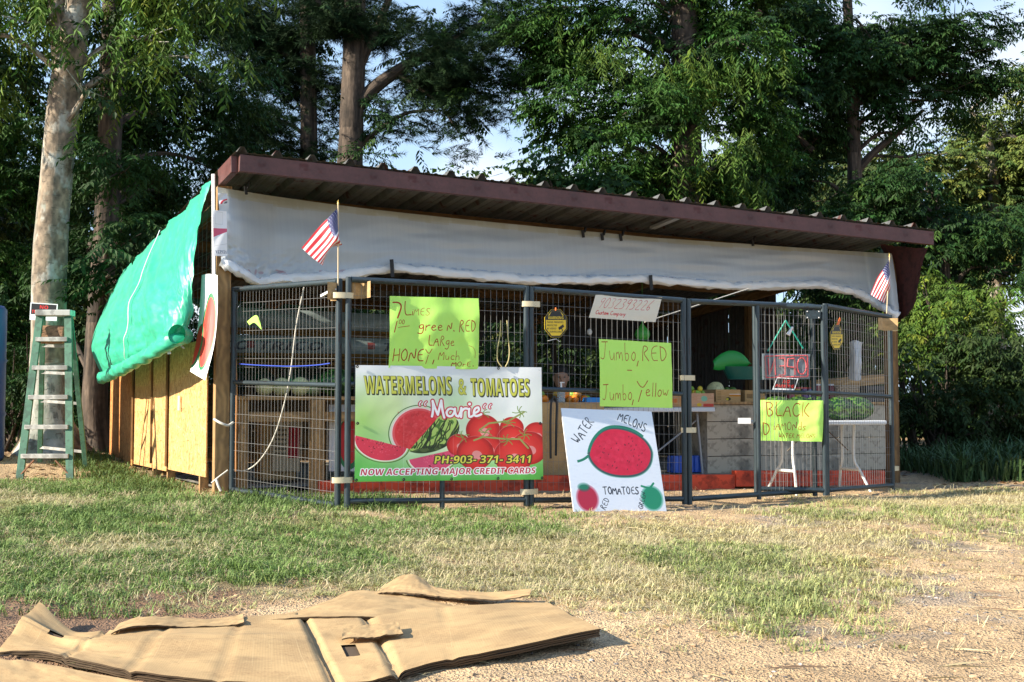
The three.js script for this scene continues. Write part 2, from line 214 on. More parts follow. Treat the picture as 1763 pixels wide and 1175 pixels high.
{
  const P = (name, geo, m) => part(stand, name, geo, m, true);
  // roof sheets: trapezoid ribs every 0.3 m, one mesh for each sheet
  const rib = [[0, 0], [.02, 0], [.05, .05], [.082, .05], [.112, 0], [.15, 0], [.16, .007], [.18, .007], [.19, 0], [.24, 0], [.25, .007], [.27, .007], [.28, 0], [.305, 0]];
  for (let s = 0; s < 8; s++) {
    const pro = []; const u0 = ROOF_L - .02 + s * .953; for (let k = 0; k < 3; k++) for (const [a, b] of rib) { if (k && a === 0) continue; const u = u0 + k * .305 + a + (k === 0 && s && a === 0 ? .004 : 0); if (u < ROOF_R + .04) pro.push([u, b]); } pro.push([Math.min(u0 + .953 + .018, ROOF_R + .04), 0]);
    const pos = [], idx = [], uv = []; const vs = [V0 - .05, .9, 2.3, 3.8, V1 + .08];
    vs.forEach((v, j) => pro.forEach(([u, b], i) => { const p = B(u, v, roofY(u, v) + b + .006 + s * .0006); pos.push(p.x, p.y, p.z); uv.push(u, v); if (j && i) { const w = pro.length, c = j * w + i; idx.push(c - w - 1, c - 1, c - w, c - w, c - 1, c); } }));
    const g = new THREE.BufferGeometry(); g.setAttribute('position', new THREE.Float32BufferAttribute(pos, 3)); g.setAttribute('uv', new THREE.Float32BufferAttribute(uv, 2)); g.setIndex(idx); P('roof_sheet', toCreasedNormals(g, .4), mat.roofTop);
  }
  const rl = (u0, v0, u1, v1, dy, w, h, m, name) => P(name, beam(B(u0, v0, roofY(u0, v0) + dy), B(u1, v1, roofY(u1, v1) + dy), w, h), m);
  rl(ROOF_L + .03, V0, ROOF_R, V0, -.077, .06, .15, mat.maroon, 'fascia');
  rl(ROOF_L + .001, V0 + .036, ROOF_L + .001, V0 + .48, -.078, .06, .148, mat.maroon, 'fascia_return');
  for (const v of [.62, 1.6, 2.6, 3.9, 5.15]) rl(ROOF_L + .1, v, ROOF_R - .05, v, -.07, .05, .12, mat.darkWood, 'purlin');
  for (const u of [.1, 1.95, 3.85, 5.7, 7.45]) rl(u, .45, u, V1 - .1, -.19, .06, .11, mat.darkWood, 'rafter');
  rl(4.62, V0 + .05, 4.62, .3, -.03, .07, .03, mat.steel, 'steel_strut');
  // posts
  const post = (u, v, w, m, top = -.25) => { const p = B(u, v), g = gy(p.x, p.z) - .1, t = roofY(u, v) + top; P('post', box(w, t - g, w, 0, 0, 0, .004).rotateY(AL).translate(p.x, (t + g) / 2, p.z), m); };
  post(0.03, 0.0, .125, mat.wood, -.14); post(7.5, .0, .11, mat.oldWood, -.14);
  for (const [u, v] of [[1.95, 2.4], [3.85, 5], [5.7, 5], [.1, 2.5], [.1, 5], [1.95, 5], [7.5, 2.5], [7.5, 5]]) post(u, v, .1, mat.darkWood);
  // red sill timber in three lengths
  for (const [a, b] of [[.92, 3.1], [3.11, 5.4], [5.41, 7.38]]) { const p = B(a, .03), q = B(b, .03); P('sill_timber', beam(V3(p.x, .055, p.z), V3(q.x, .015, q.z), .09, .17), mat.red); }
  // back wall of dark ribbed sheets on the right half, boards lower down on the left
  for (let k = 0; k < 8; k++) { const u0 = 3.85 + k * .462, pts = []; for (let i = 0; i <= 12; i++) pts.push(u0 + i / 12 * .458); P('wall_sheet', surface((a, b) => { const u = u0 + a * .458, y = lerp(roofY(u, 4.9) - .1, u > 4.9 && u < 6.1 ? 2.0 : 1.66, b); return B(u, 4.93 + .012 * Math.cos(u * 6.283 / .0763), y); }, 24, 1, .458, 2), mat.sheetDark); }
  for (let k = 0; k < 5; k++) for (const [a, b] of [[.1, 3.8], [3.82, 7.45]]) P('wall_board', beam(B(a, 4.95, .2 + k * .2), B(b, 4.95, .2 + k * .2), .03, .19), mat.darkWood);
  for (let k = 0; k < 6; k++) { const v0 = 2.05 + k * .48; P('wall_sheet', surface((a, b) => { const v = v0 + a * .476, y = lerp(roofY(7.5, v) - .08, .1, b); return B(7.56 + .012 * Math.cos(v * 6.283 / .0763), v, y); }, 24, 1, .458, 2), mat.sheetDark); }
  // concrete floor behind the sill
  P('floor_slab', surface((a, b) => B(lerp(.05, 7.5, a), lerp(4.9, .1, b), .085), 6, 6, 6, 4), M([.36, .345, .32], .9, { map: texGrime }));
}
// left wall: OSB sheets standing a little off the ground on stub legs
{
  const wall = thing('side_wall', 'side wall of tan strand boards raised on stub legs under green tarp', 'wall', B(-.06, .1, .1));
  const vs = [[.07, 1.62, 1.2, 825], [1.63, 2.35, 1.22, 0], [2.36, 3.4, 1.2, 0], [3.42, 4.9, 1.2, 0]];
  const topY = [1.42, 1.38, 1.36, 1.3], lo = [.19, .17, .17, .15];
  vs.forEach(([a, b], i) => { const p = B(-.075 - (i % 2) * .012, a), q = B(-.075 - (i % 2) * .012, b); const h = topY[i] - lo[i]; part(wall, 'board', beam(V3(p.x, lo[i] + h / 2, p.z), V3(q.x, lo[i] + h / 2, q.z), .012, h), i === 3 ? M([.82, .6, .45], .9, { map: texOSB }) : mat.osb, true); });
  for (const v of [.35, 1.7, 2.4, 3.6, 4.7]) { const p = B(-.05, v), g = gy(p.x, p.z); part(wall, 'stub_leg', box(.08, .32, .06, 0, .12, 0).rotateY(AL).translate(p.x + .02, g - .02, p.z), mat.wood, true); }
  for (const v of [1.62, 2.355, 3.41]) part(wall, 'batten', beam(B(-.098, v, .22), B(-.098, v, 1.34), .02, .045), mat.oldWood, true);
  part(wall, 'handle', beam(B(-.105, 1.05, .78), B(-.105, 1.05, .92), .02, .03), mat.white, true);
  const wires = []; for (let k = 0; k < 30; k++) { const v = .2 + k * .16; wires.push(rod(B(-.03, v, 1.2), B(-.03, v, roofY(0, v) - .2), .0025, 4)); } for (let k = 0; k < 9; k++) wires.push(rod(B(-.027, .1, 1.32 + k * .15), B(-.027, 5, Math.min(1.32 + k * .15, roofY(0, 5) - .1)), .0025, 4));
  const w = part(wall, 'wire_mesh', wires, mat.wire, true); w.userData.kind = 'stuff';
}

// ------------------------------------------------------------------ wire fence panels
const fencePlanes = {};
const K = (x, d) => V3(x, gy(x, -d), -d);
function panel(key, name, label, a, b, { h = 1.83, vgap = .0515, mid = .985, gap = .02, half } = {}) {
  const dir = b.clone().sub(a).setY(0).normalize(), L = Math.hypot(b.x - a.x, b.z - a.z), n = V3(-dir.z, 0, dir.x); if (n.z < 0) n.negate();
  const t = thing(name, label, 'fence', a.clone(), 0, name === 'wire_fence' ? 'panels of the wire fence' : undefined);
  const R = .0245, up = (p, y) => p.clone().setY(p.y + y);
  part(t, 'post', rod(up(a, gap), up(a, h), R, 12), mat.fence, true); part(t, 'post', rod(up(b, gap), up(b, h), R, 12), mat.fence, true);
  const a1 = a.clone().addScaledVector(dir, .02), b1 = b.clone().addScaledVector(dir, -.02);
  part(t, 'top_rail', rod(up(a1, h - .02), up(b1, h - .02), R * .98, 12), mat.fence, true);
  if (mid) part(t, 'middle_rail', rod(up(a1, mid), up(b1, mid), R * .8, 10), mat.fence, true);
  part(t, 'bottom_rail', rod(up(a1, .05 + gap), up(b1, .05 + gap), R * .95, 10), mat.fence, true);
  const w = []; const nV = Math.round(L / vgap); const at = (s, y) => a.clone().lerp(b, s).setY(lerp(a.y, b.y, s) + y);
  if (!half) for (let i = 1; i < nV; i++) w.push(rod(at(i / nV, .06).addScaledVector(n, -.004), at(i / nV, h - .03).addScaledVector(n, -.004), .0013, 4));
  if (!half) for (let y = .14, k = 0; y < h - .05; y += (k++ % 2 ? .17 : .075)) w.push(rod(at(.01, y), at(.99, y), .0014, 4));
  if (w.length) { const o = part(t, 'wire_mesh', w, mat.brightWire, true); o.userData.kind = 'stuff'; }
  fencePlanes[key] = { p: a.clone(), n, dir, a, b };
  return t;
}
const FL = 'black tube and wire mesh fence panel ';
panel('L', 'wire_fence', FL + 'turned back to the wooden corner post', K(-2.47, 10.8), K(-1.372, 9.645), { gap: -.01 });
const fF = panel('F', 'wire_fence', FL + 'carrying the watermelon and tomato banner', K(-1.288, 9.575), K(.118, 10.055));
part(fF, 'centre_post', rod(K(-.56, 9.823).setY(gy(-.56, -9.823)), K(-.56, 9.823).setY(.98), .022, 10), mat.fence, true);
panel('M', 'wire_fence', FL + 'behind the painted melon board', K(.158, 10.072), K(1.51, 10.715));
panel('G', 'fence_gateway', 'black tube gateway frame standing open beside the painted melon board', K(1.557, 10.745), K(2.852, 11.53), { half: true, mid: 0 });
panel('D', 'fence_gate', 'narrow wire mesh gate standing ajar with the neon sign behind it', K(2.262, 11.33).setY(gy(2.26, -11.33) + .035), K(2.905, 11.36).setY(gy(2.26, -11.33) + .02), { h: 1.79, vgap: .047, mid: .97 });
panel('R', 'wire_fence', FL + 'turned back beside the gate to the maroon curtain', K(2.965, 11.52), K(3.925, 12.63), { vgap: .0515 });
const onFence = (k, px, py, off = .03) => { const f = fencePlanes[k]; return hit(px, py, f.p.clone().addScaledVector(f.n, off), f.n); };
// wire filling the fixed part of the gateway behind the gate
{
  const g = scene.getObjectByName('fence_gateway'), a = K(2.25, 11.16), b = K(2.852, 11.53), w = []; part(g, 'post', rod(a.clone().setY(a.y + .03), a.clone().setY(a.y + 1.8), .022, 10), mat.fence, true);
  for (let i = 1; i < 14; i++) { const p = a.clone().lerp(b, i / 14); w.push(rod(p.clone().setY(p.y + .06), p.clone().setY(p.y + 1.8), .0019, 4)); } const o = part(g, 'wire_mesh', w, mat.brightWire, true); o.userData.kind = 'stuff';
}
// tape round paired posts
const tapeAt = [['F', 591, 509, 'tape holding the fence corner posts under the left flag'], ['F', 589, 827, 'tape holding fence posts near the ground, left of the banner'], ['F', 914, 524, 'tape holding fence posts above the right end of the banner'], ['M', 911, 847, 'tape holding fence posts near the ground, right of the banner'], ['G', 1184, 651, 'tape holding fence posts, upper of two beside the gateway opening'], ['G', 1186, 741, 'tape holding fence posts, lower of two beside the gateway opening'], ['R', 1538, 566, 'tape holding fence posts under the right flag'], ['R', 1541, 807, 'tape holding fence posts low down near the maroon curtain']];
for (const [k, px, py, l] of tapeAt) { const c = onFence(k, px, py, 0), f = fencePlanes[k]; singleW('tape_band', 'beige packing ' + l, 'tape', [new THREE.CylinderGeometry(1, 1, .045, 20, 1, true).scale(.082, 1, .031).rotateY(Math.atan2(-f.dir.z, f.dir.x)).translate(c.x, c.y, c.z)], mat.tape, 'tape bands on the fence posts'); }

// ------------------------------------------------------------------ hanging sheets
function cloth(name, label, cat, C, nu, nv, m, wr, uvw = 1, uvh = 1, group) {
  const g = surface((u, v) => { const p = ctrlPoint(C, u, v); return wr ? p.add(wr(u, v)) : p; }, nu, nv, uvw, uvh); g.computeBoundingBox(); const c = g.boundingBox.getCenter(V3()); c.y = g.boundingBox.min.y; g.translate(-c.x, -c.y, -c.z);
  const t = thing(name, label, cat, c, 0, group); return [t, part(t, 'sheet', g, m)];
}
const PX = (rows) => rows.map((r) => r.map(([x, y, z]) => pix(x, y, z)));
{ // white valance: from the roof's front purlin down to a rolled hem tied up in places
  const top = [[374, 322], [420, 330], [520, 345], [650, 362], [800, 378], [960, 394], [1120, 409], [1280, 420], [1420, 430], [1534, 437]];
  const bot = [[384, 452], [440, 484], [530, 480], [600, 474], [672, 462], [780, 472], [930, 484], [1117, 482], [1260, 494], [1410, 490], [1480, 506], [1548, 545]];
  const at = (L, x) => { let i = 1; while (i < L.length - 1 && L[i][0] < x) i++; const [a, b] = [L[i - 1], L[i]]; return lerp(a[1], b[1], (x - a[0]) / (b[0] - a[0])); };
  const f = (u, v) => { const x = lerp(374, 1536, u) + v * lerp(6, 10, u); const yt = at(top, lerp(374, 1534, u)), yb = at(bot, x + 2); const p = onFront(x, lerp(yt, yb, v), lerp(-.09, .26, smooth(.015, .09, u) * (1 - smooth(.955, .995, u))));
    const hem = smooth(.72, 1, v); let o = .03 * Math.sin(Math.min(1, v * 1.05) * 3.1) + (fbm(u * 24, v * 2, 2) - .5) * .02 + (fbm(u * 10 + v * 3, v * 3 - u * 5, 2) - .5) * .05 * smooth(0, .3, v) + hem * .03; o += (fbm(u * 140, v * 26, 2) - .5) * .05 * (smooth(.55, .9, v) * (1 - smooth(.1, .16, u)) + .25 * smooth(.7, .95, v)); return p.addScaledVector(N, o); };
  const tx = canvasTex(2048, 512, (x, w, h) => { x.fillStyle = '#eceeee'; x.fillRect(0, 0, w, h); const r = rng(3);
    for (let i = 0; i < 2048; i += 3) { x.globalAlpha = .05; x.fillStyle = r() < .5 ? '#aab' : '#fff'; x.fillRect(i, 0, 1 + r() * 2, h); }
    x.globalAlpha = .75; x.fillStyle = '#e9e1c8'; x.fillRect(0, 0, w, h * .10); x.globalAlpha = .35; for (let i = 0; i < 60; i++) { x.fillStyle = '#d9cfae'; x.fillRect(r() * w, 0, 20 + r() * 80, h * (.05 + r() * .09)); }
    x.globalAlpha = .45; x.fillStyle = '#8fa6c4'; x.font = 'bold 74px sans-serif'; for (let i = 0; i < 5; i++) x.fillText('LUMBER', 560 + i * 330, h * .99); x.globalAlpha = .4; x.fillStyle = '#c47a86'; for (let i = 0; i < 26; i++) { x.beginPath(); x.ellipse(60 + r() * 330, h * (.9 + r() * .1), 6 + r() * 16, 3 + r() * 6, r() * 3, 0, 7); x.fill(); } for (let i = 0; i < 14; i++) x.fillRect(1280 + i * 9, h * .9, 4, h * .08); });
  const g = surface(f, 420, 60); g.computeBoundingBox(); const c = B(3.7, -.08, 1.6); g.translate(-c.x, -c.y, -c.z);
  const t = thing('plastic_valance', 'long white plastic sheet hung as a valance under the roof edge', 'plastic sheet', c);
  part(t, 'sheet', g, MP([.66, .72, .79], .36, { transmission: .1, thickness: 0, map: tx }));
  const hp = []; for (let i = 0; i <= 60; i++) { const u = i / 60; const p = f(u, 1); p.addScaledVector(N, -.01); hp.push(p); }
  const curve = new THREE.CatmullRomCurve3(hp); const hg = new THREE.TubeGeometry(curve, 360, .046, 10, false); const pp = hg.attributes.position; for (let i = 0; i < pp.count; i++) { const x = pp.getX(i), y = pp.getY(i), z = pp.getZ(i), q = (fbm(x * 9, y * 60, 3, z * 9) - .5) * .06; pp.setXYZ(i, x + N.x * q, y + q * .8, z + N.z * q); } hg.computeVertexNormals(); part(t, 'rolled_hem', hg, MP([.86, .88, .9], .34), true);
  // black clamps along its top edge, straps that hold the hem up
  for (const [x, y, l] of [[1004, 403, 'first clamp of the close pair near the steel strut'], [1037, 408, 'second clamp of the close pair near the steel strut'], [1069, 409, 'clamp just below the steel strut'], [423, 328, 'clamp near the maroon corner'], [1296, 418, 'clamp between the steel strut and the right flag']]) { const p = onFront(x, y, x < 500 ? 0 : .22); singleW('spring_clamp', 'small black spring ' + l + ' on the valance', 'clamp', [box(.025, .075, .02, 0, 0, 0).rotateZ(.15).rotateY(AL).translate(p.x, p.y, p.z), box(.014, .06, .035, .01, .05, 0).rotateZ(-.3).rotateY(AL).translate(p.x, p.y, p.z)], mat.clip, 'clamps on the valance'); }
  for (const [x, y0, y1, l] of [[674, 447, 478, 'black strap tying up the valance above the lime poster'], [1120, 474, 500, 'black strap tying up the valance above the phone number card']]) { const a = onFront(x, y0, .16), b = onFront(x + 2, y1, .16); singleW('tie_strap', l, 'strap', [beam(a, b, .035, .035)], mat.clip, 'straps tying up the valance'); }
}
{ // green tarpaulin on the side of the stand
  const C = PX([[[359, 310, 10.86], [320, 354, 11.7], [283, 394, 12.6], [240, 439, 13.7], [196, 489, 15.0]], [[344, 390, 10.8], [310, 420, 11.25], [262, 452, 12.0], [214, 490, 13.1], [177, 535, 14.6]], [[337, 470, 10.72], [300, 490, 10.9], [245, 512, 11.5], [197, 540, 12.6], [161, 575, 14.4]], [[332, 530, 10.68], [297, 540, 10.7], [245, 565, 11.3], [195, 592, 12.4], [158, 606, 14.2]], [[320, 576, 10.72], [290, 590, 10.72], [250, 612, 11.35], [208, 634, 12.4], [176, 649, 14.0]]]);
  const wr = (u, v) => V3(-.9, .1, .4).multiplyScalar(1 - smooth(.8, 1, u)).multiplyScalar((fbm(u * 14 + v * 3, v * 2.5, 3) - .5) * .09 + (fbm(u * 70 + v * 8, v * 22, 3) - .5) * .018 + (fbm(u * 7, v * 9 + 5, 2) - .5) * .08 * v);
  const tx = dataTex(512, 512, (u, v) => { const k = .9 + .22 * (tfbm(u, v, 8, 17, 5) - .5) + .06 * Math.sin(u * 6.283 * 100) * Math.sin(v * 6.283 * 100); const s = smooth(.62, .75, tfbm(u, v, 12, 77, 4)) * .18; return [lerp(52, 120, s) * k, lerp(192, 212, s) * k, lerp(152, 186, s) * k]; });
  const m = MP([1, 1, 1], .42, { map: tx, transmission: .1, thickness: 0, bumpMap: tx, bumpScale: .004 });
  const [t] = cloth('green_tarpaulin', 'bright green tarpaulin billowing down the side of the stand', 'tarpaulin', C, 120, 110, m, wr, 4, 3);
  const hem = []; for (let i = 1; i <= 16; i++) hem.push(ctrlPoint(C, i / 16, 1).add(V3(-.01, -.02, .02))); const hg = new THREE.TubeGeometry(new THREE.CatmullRomCurve3(hem), 80, .062, 12, false); const q = hg.attributes.position; for (let i = 0; i < q.count; i++) { const n = (fbm(q.getX(i) * 8, q.getY(i) * 30, 3, q.getZ(i) * 8) - .5) * .05; q.setXYZ(i, q.getX(i) - n, q.getY(i) + n, q.getZ(i) + n * .5); } hg.computeVertexNormals(); part(t, 'rolled_hem', hg, m, true);
  const cp = []; for (let i = 0; i <= 14; i++) { const v = i / 14; cp.push(ctrlPoint(C, .52 + .14 * v, v * .985).add(wr(.52 + .14 * v, v * .985)).add(V3(-.022, .0, .02))); } part(t, 'cord', tube(cp, .006), mat.white, true);
  const cap = ctrlPoint(C, .06, 1); part(t, 'hem_end', [new THREE.CylinderGeometry(.085, .07, .16, 16, 1, true).rotateX(1.5).rotateY(-.25).translate(cap.x + .0, cap.y - .0, cap.z + .06)], m, true);
  const strap = (px, py, l) => { const a = pix(px, py, 10.76); part(t, 'strap_end', beam(a, pix(px + l[0], py + l[1], 10.74), .03, .006), mat.white, true); }; strap(290, 592, [1, 18]); strap(306, 590, [10, 10]);
}
{ // maroon curtain at the far end of the roof
  const C = PX([[[1520, 420, 13.8], [1548, 424, 13.6], [1575, 427, 13.4], [1592, 428, 13.3]], [[1525, 465, 13.9], [1548, 468, 13.7], [1570, 470, 13.5], [1584, 470, 13.4]], [[1530, 515, 14], [1550, 517, 13.75], [1566, 516, 13.6], [1577, 512, 13.5]], [[1536, 556, 14.1], [1548, 555, 13.9], [1556, 548, 13.75], [1564, 540, 13.6]]]);
  cloth('maroon_curtain', 'dark maroon sheet hanging at the far end of the roof', 'tarpaulin', C, 60, 60, M([.075, .02, .018], .7, { map: texGrime }), (u, v) => N.clone().multiplyScalar((fbm(u * 14 + v * 3, v * 2, 3) - .5) * .14), 2, 2);
}
{ // printed banner scraps on the corner post
  const sheetAt = (name, label, px, draw, off, m) => { const q = px.map(([x, y]) => onFront(x, y, off)); const tx = canvasTex(128, 256, draw); return singleW(name, label, 'sign', [surface((u, v) => bil(q, u, v).addScaledVector(N, .004 * Math.sin(u * 5 + v * 7)), 6, 10)], M(null, .5, { map: tx }), undefined); };
  sheetAt('banner_scrap', 'narrow upside-down scrap of white printed banner on the corner post', [[366, 362], [390, 364], [391, 441], [368, 441]], (x, w, h) => { x.fillStyle = '#f2f2f4'; x.fillRect(0, 0, w, h); x.fillStyle = '#d85a78'; x.beginPath(); x.moveTo(0, 100); x.lineTo(w, 100); x.lineTo(w, 118); x.lineTo(0, 150); x.fill(); x.strokeStyle = '#999'; x.beginPath(); x.moveTo(8, 200); x.lineTo(w, 186); x.stroke(); x.strokeRect(20, 8, 70, 68); x.save(); x.translate(w, 236); x.rotate(Math.PI); x.fillStyle = '#33415f'; x.font = 'bold 26px serif'; x.fillText('VEGETA', 4, 12); x.restore(); }, -.22);
  sheetAt('banner_scrap', 'small torn banner scrap with red arc under the maroon corner', [[375, 333], [391, 333], [391, 350], [377, 352]], (x, w, h) => { x.fillStyle = '#dfe3e8'; x.fillRect(0, 0, w, h); x.strokeStyle = '#d6374d'; x.lineWidth = 34; x.beginPath(); x.arc(w, h, 95, Math.PI, Math.PI * 1.5); x.stroke(); x.fillStyle = '#667'; x.beginPath(); x.arc(w, h, 50, 0, 7); x.fill(); }, -.23);
  // white batten the mesh is tied to
  singleW('white_batten', 'thin white upright batten at the corner of the stand', 'batten', [beam(onFront(367, 300, -.06), onFront(368, 474, -.06), .03, .03)], mat.white);
}

// ------------------------------------------------------------------ hand lettering: single-line strokes
const GL = {
  A: '0 1 .3 0 .6 1;.12 .65 .5 .62', B: '.05 0 .08 1 .4 .98 .58 .8 .45 .55 .12 .5 .45 .42 .52 .15 .3 0 .05 .02', C: '.58 .15 .35 0 .08 .25 .02 .6 .15 .92 .4 1 .6 .85', D: '.05 .02 .08 1 .4 .92 .6 .55 .45 .15 .05 .02', E: '.55 0 .08 .03 .1 .98 .58 .95;.1 .48 .45 .45', G: '.58 .15 .35 0 .08 .25 .02 .6 .15 .95 .5 1 .58 .6 .35 .58', H: '.05 0 .02 1;.55 0 .58 1;.03 .55 .56 .5', J: '.1 .02 .6 0;.42 .02 .4 .7 .28 .98 .05 .9', K: '.08 0 .1 1;.55 .05 .1 .55 .58 1', L: '.1 0 .05 .98 .55 .95', M: '0 1 .08 0 .32 .7 .58 0 .65 1', N: '.03 1 .06 0 .55 .98 .58 0', O: '.32 0 .08 .2 .02 .6 .2 .97 .45 .95 .6 .6 .52 .15 .32 0', P: '.08 1 .06 0 .45 .05 .5 .35 .08 .5', R: '.06 1 .06 .02 .42 .05 .5 .3 .1 .5 .58 1', S: '.52 .1 .25 0 .1 .2 .2 .42 .48 .6 .45 .92 .2 1 .02 .88', T: '.02 .04 .62 0;.32 .02 .3 1', W: '0 0 .15 1 .32 .4 .5 1 .68 0', Y: '.02 0 .3 .5 .6 -.05;.3 .5 .15 1.2', X: '0 0 .6 1;.6 0 0 1',
  a: '.45 .5 .2 .45 .05 .7 .2 .98 .42 .85 .47 .5 .5 1', b: '.08 0 .06 .95 .3 1 .45 .75 .3 .55 .08 .65', c: '.45 .58 .25 .5 .06 .7 .18 .98 .45 .92', d: '.45 .6 .2 .52 .05 .75 .2 1 .45 .85;.46 0 .48 1', e: '.05 .75 .45 .68 .35 .48 .12 .55 .06 .8 .2 1 .48 .9', g: '.45 .5 .2 .45 .06 .65 .2 .88 .44 .75 .47 .5 .45 1.15 .25 1.35 0 1.25', h: '.08 0 .06 1;.08 .65 .3 .5 .42 .65 .44 1', i: '.12 .5 .12 1;.13 .25 .14 .3', l: '.15 0 .12 1', m: '.03 1 .06 .5 .08 .65 .25 .5 .32 1 .35 .65 .52 .5 .6 1', n: '.06 1 .06 .5 .08 .65 .3 .5 .42 .65 .44 1', o: '.25 .5 .06 .65 .08 .92 .3 1 .45 .78 .4 .55 .25 .5', p: '.06 .5 .05 1.4;.06 .6 .3 .48 .45 .7 .3 .98 .07 .9', r: '.08 .5 .08 1;.09 .7 .25 .52 .42 .52', s: '.4 .52 .15 .5 .1 .68 .38 .8 .36 .98 .06 .98', t: '.2 .15 .2 .95 .38 1;.02 .48 .4 .45', u: '.05 .5 .06 .9 .25 1 .42 .85 .44 .5 .46 1', w: '0 .5 .12 1 .28 .6 .4 1 .58 .48', y: '.03 .5 .22 .95;.48 .48 .12 1.4', C1: '',
  0: '.3 0 .08 .2 .04 .65 .2 1 .45 .95 .56 .5 .48 .12 .3 0', 1: '.35 0 .2 1', 2: '.05 .15 .3 0 .5 .2 .35 .55 .02 1 .55 .96', 3: '.05 .08 .35 0 .48 .2 .2 .45 .5 .65 .4 .95 .05 .98', 4: '.1 0 .05 .5 .5 .48;.45 .1 .4 1', 6: '.5 0 .2 .35 .05 .75 .25 1 .48 .8 .3 .6 .08 .75', 7: '.0 .08 .55 0 .3 1', 9: '.5 .1 .25 0 .05 .3 .25 .5 .48 .25 .5 .05 .3 1', ',': '.12 .9 .05 1.2', '.': '.05 .95 .12 1', '-': '.05 .5 .4 .48',
};
function hand(x, text, X, Y, h, { w = 4, col = '#b8400f', slant = 0, rot = 0, sp = 1, seed = 1, jit = .03, fitw = 0 } = {}) {
  if (fitw) { let nat = 0; for (const ch of text) { if (ch === ' ') { nat += .45; continue; } const g = GL[ch]; if (!g) continue; const n = g.replace(/;/g, ' ').split(' ').map(Number); nat += Math.max(...n.filter((_, i) => i % 2 === 0)) + .14; } sp = 1; x.save(); x.translate(X, Y); x.rotate(rot); x.scale(fitw / (nat * h), 1); hand(x, text, 0, 0, h, { w, col, slant, seed, jit }); x.restore(); return; }
  const r = rng(seed * 77 + text.length); x.save(); x.translate(X, Y); x.rotate(rot); x.transform(1, 0, -slant, 1, 0, 0); x.strokeStyle = col; x.lineCap = x.lineJoin = 'round'; let cx = 0;
  for (const ch of text) { if (ch === ' ') { cx += h * .45 * sp; continue; } const g = GL[ch]; if (!g) continue; let mx = 0; for (const s of g.split(';')) { const n = s.split(' ').map(Number); x.lineWidth = w * (.75 + .5 * r()); x.beginPath(); const P = []; for (let i = 0; i < n.length; i += 2) { P.push([cx + (n[i] + (r() - .5) * jit) * h, (n[i + 1] + (r() - .5) * jit) * h]); mx = Math.max(mx, n[i]); } x.moveTo(...P[0]); for (let i = 1; i < P.length; i++) { if (i < P.length - 1) { const m = [(P[i][0] + P[i + 1][0]) / 2, (P[i][1] + P[i + 1][1]) / 2]; x.quadraticCurveTo(...P[i], ...m); } else x.lineTo(...P[i]); } x.stroke(); } cx += h * (mx + .14) * sp; }
  x.restore();
}
const NEON = ['#b6f25e', '#b9f463'];
function neonPaper(x, w, h, s) { x.fillStyle = '#c8ff74'; x.fillRect(0, 0, w, h); const r = rng(s); for (let i = 0; i < 500; i++) { x.globalAlpha = .05; x.fillStyle = r() < .5 ? '#e4ffa6' : '#b4f05c'; x.fillRect(r() * w, r() * h, 1 + r() * 26, 1 + r() * 60); } x.globalAlpha = 1; }
function paper(name, label, q, tx, n, { wave = .008, nu = 26, nv = 20, rough = .7, freq = 9, group, extra = {} } = {}, cat = 'sign') {
  const f = (u, v) => bil(q, u, v).addScaledVector(n, wave * (Math.sin(u * freq + v * 2) * .6 + (fbm(u * 5 + q[0].x, v * 4, 2) - .5) * 2) + wave * .6 * Math.sin(v * 4));
  const t = surface(f, nu, nv); return singleW(name, label, cat, [t], MP(null, rough, { map: tx, transmission: .12, thickness: 0, ...extra }), group);
}
const quad = (k, pts, off) => pts.map(([x, y]) => onFence(k, x, y, off));
const ink = '#a83a12';
// lime poster
{
  const tx = canvasTex(768, 640, (x, w, h) => { neonPaper(x, w, h, 1); const o = (s, X, Y, hh, c = {}) => hand(x, s, X, Y, hh, { col: ink, w: 8, slant: .08, ...c });
    o('7', 30, 45, 150, { w: 13 }); o('L', 120, 45, 125); o('iMES', 190, 100, 66, { w: 5 }); o('1', 28, 225, 95); o('00', 78, 210, 38, { w: 5 }); x.strokeStyle = ink; x.lineWidth = 5; x.beginPath(); x.moveTo(70, 280); x.lineTo(170, 262); x.stroke();
    o('gree', 250, 205, 96, { fitw: 215 }); o('N', 495, 230, 66); o('.', 552, 240, 60); o('RED', 600, 200, 105, { fitw: 150 }); o('LARge', 330, 345, 90, { fitw: 240 }); o('HONEY,', 40, 470, 105, { fitw: 360 }); o('Much', 425, 478, 82, { fitw: 190, w: 5 }); o('MOrE', 540, 575, 42, { fitw: 170, w: 5 }); x.fillStyle = ink; x.beginPath(); x.arc(722, 612, 5, 0, 7); x.fill(); x.lineWidth = 3; x.beginPath(); x.moveTo(680, 430); x.quadraticCurveTo(750, 440, 735, 540); x.stroke(); });
  paper('poster', 'fluorescent green poster lettered 7 LIMES above the banner', quad('F', [[671, 510], [824, 514], [824, 636], [669, 634]], .045), tx, fencePlanes.F.n, { wave: .013, freq: 14 });
}
{
  const tx = canvasTex(768, 704, (x, w, h) => { neonPaper(x, w, h, 2); const o = (s, X, Y, hh, c = {}) => hand(x, s, X, Y, hh, { col: ink, w: 8, slant: .06, ...c });
    o('Jumbo', 15, 25, 190, { fitw: 390 }); o(',', 400, 60, 170); o('RED', 455, 40, 165, { fitw: 285 }); o('-', 290, 250, 130); o('Jumbo', 25, 475, 165, { fitw: 330, rot: -.03 }); o(',', 345, 480, 165); o('Y', 395, 430, 180); o('ellow', 485, 440, 145, { fitw: 255 }); });
  paper('poster', 'fluorescent green poster lettered JUMBO RED and JUMBO YELLOW', quad('M', [[1031, 584], [1155, 591], [1158, 703], [1033, 700]], .05), tx, fencePlanes.M.n, { wave: .006, freq: 7 });
}
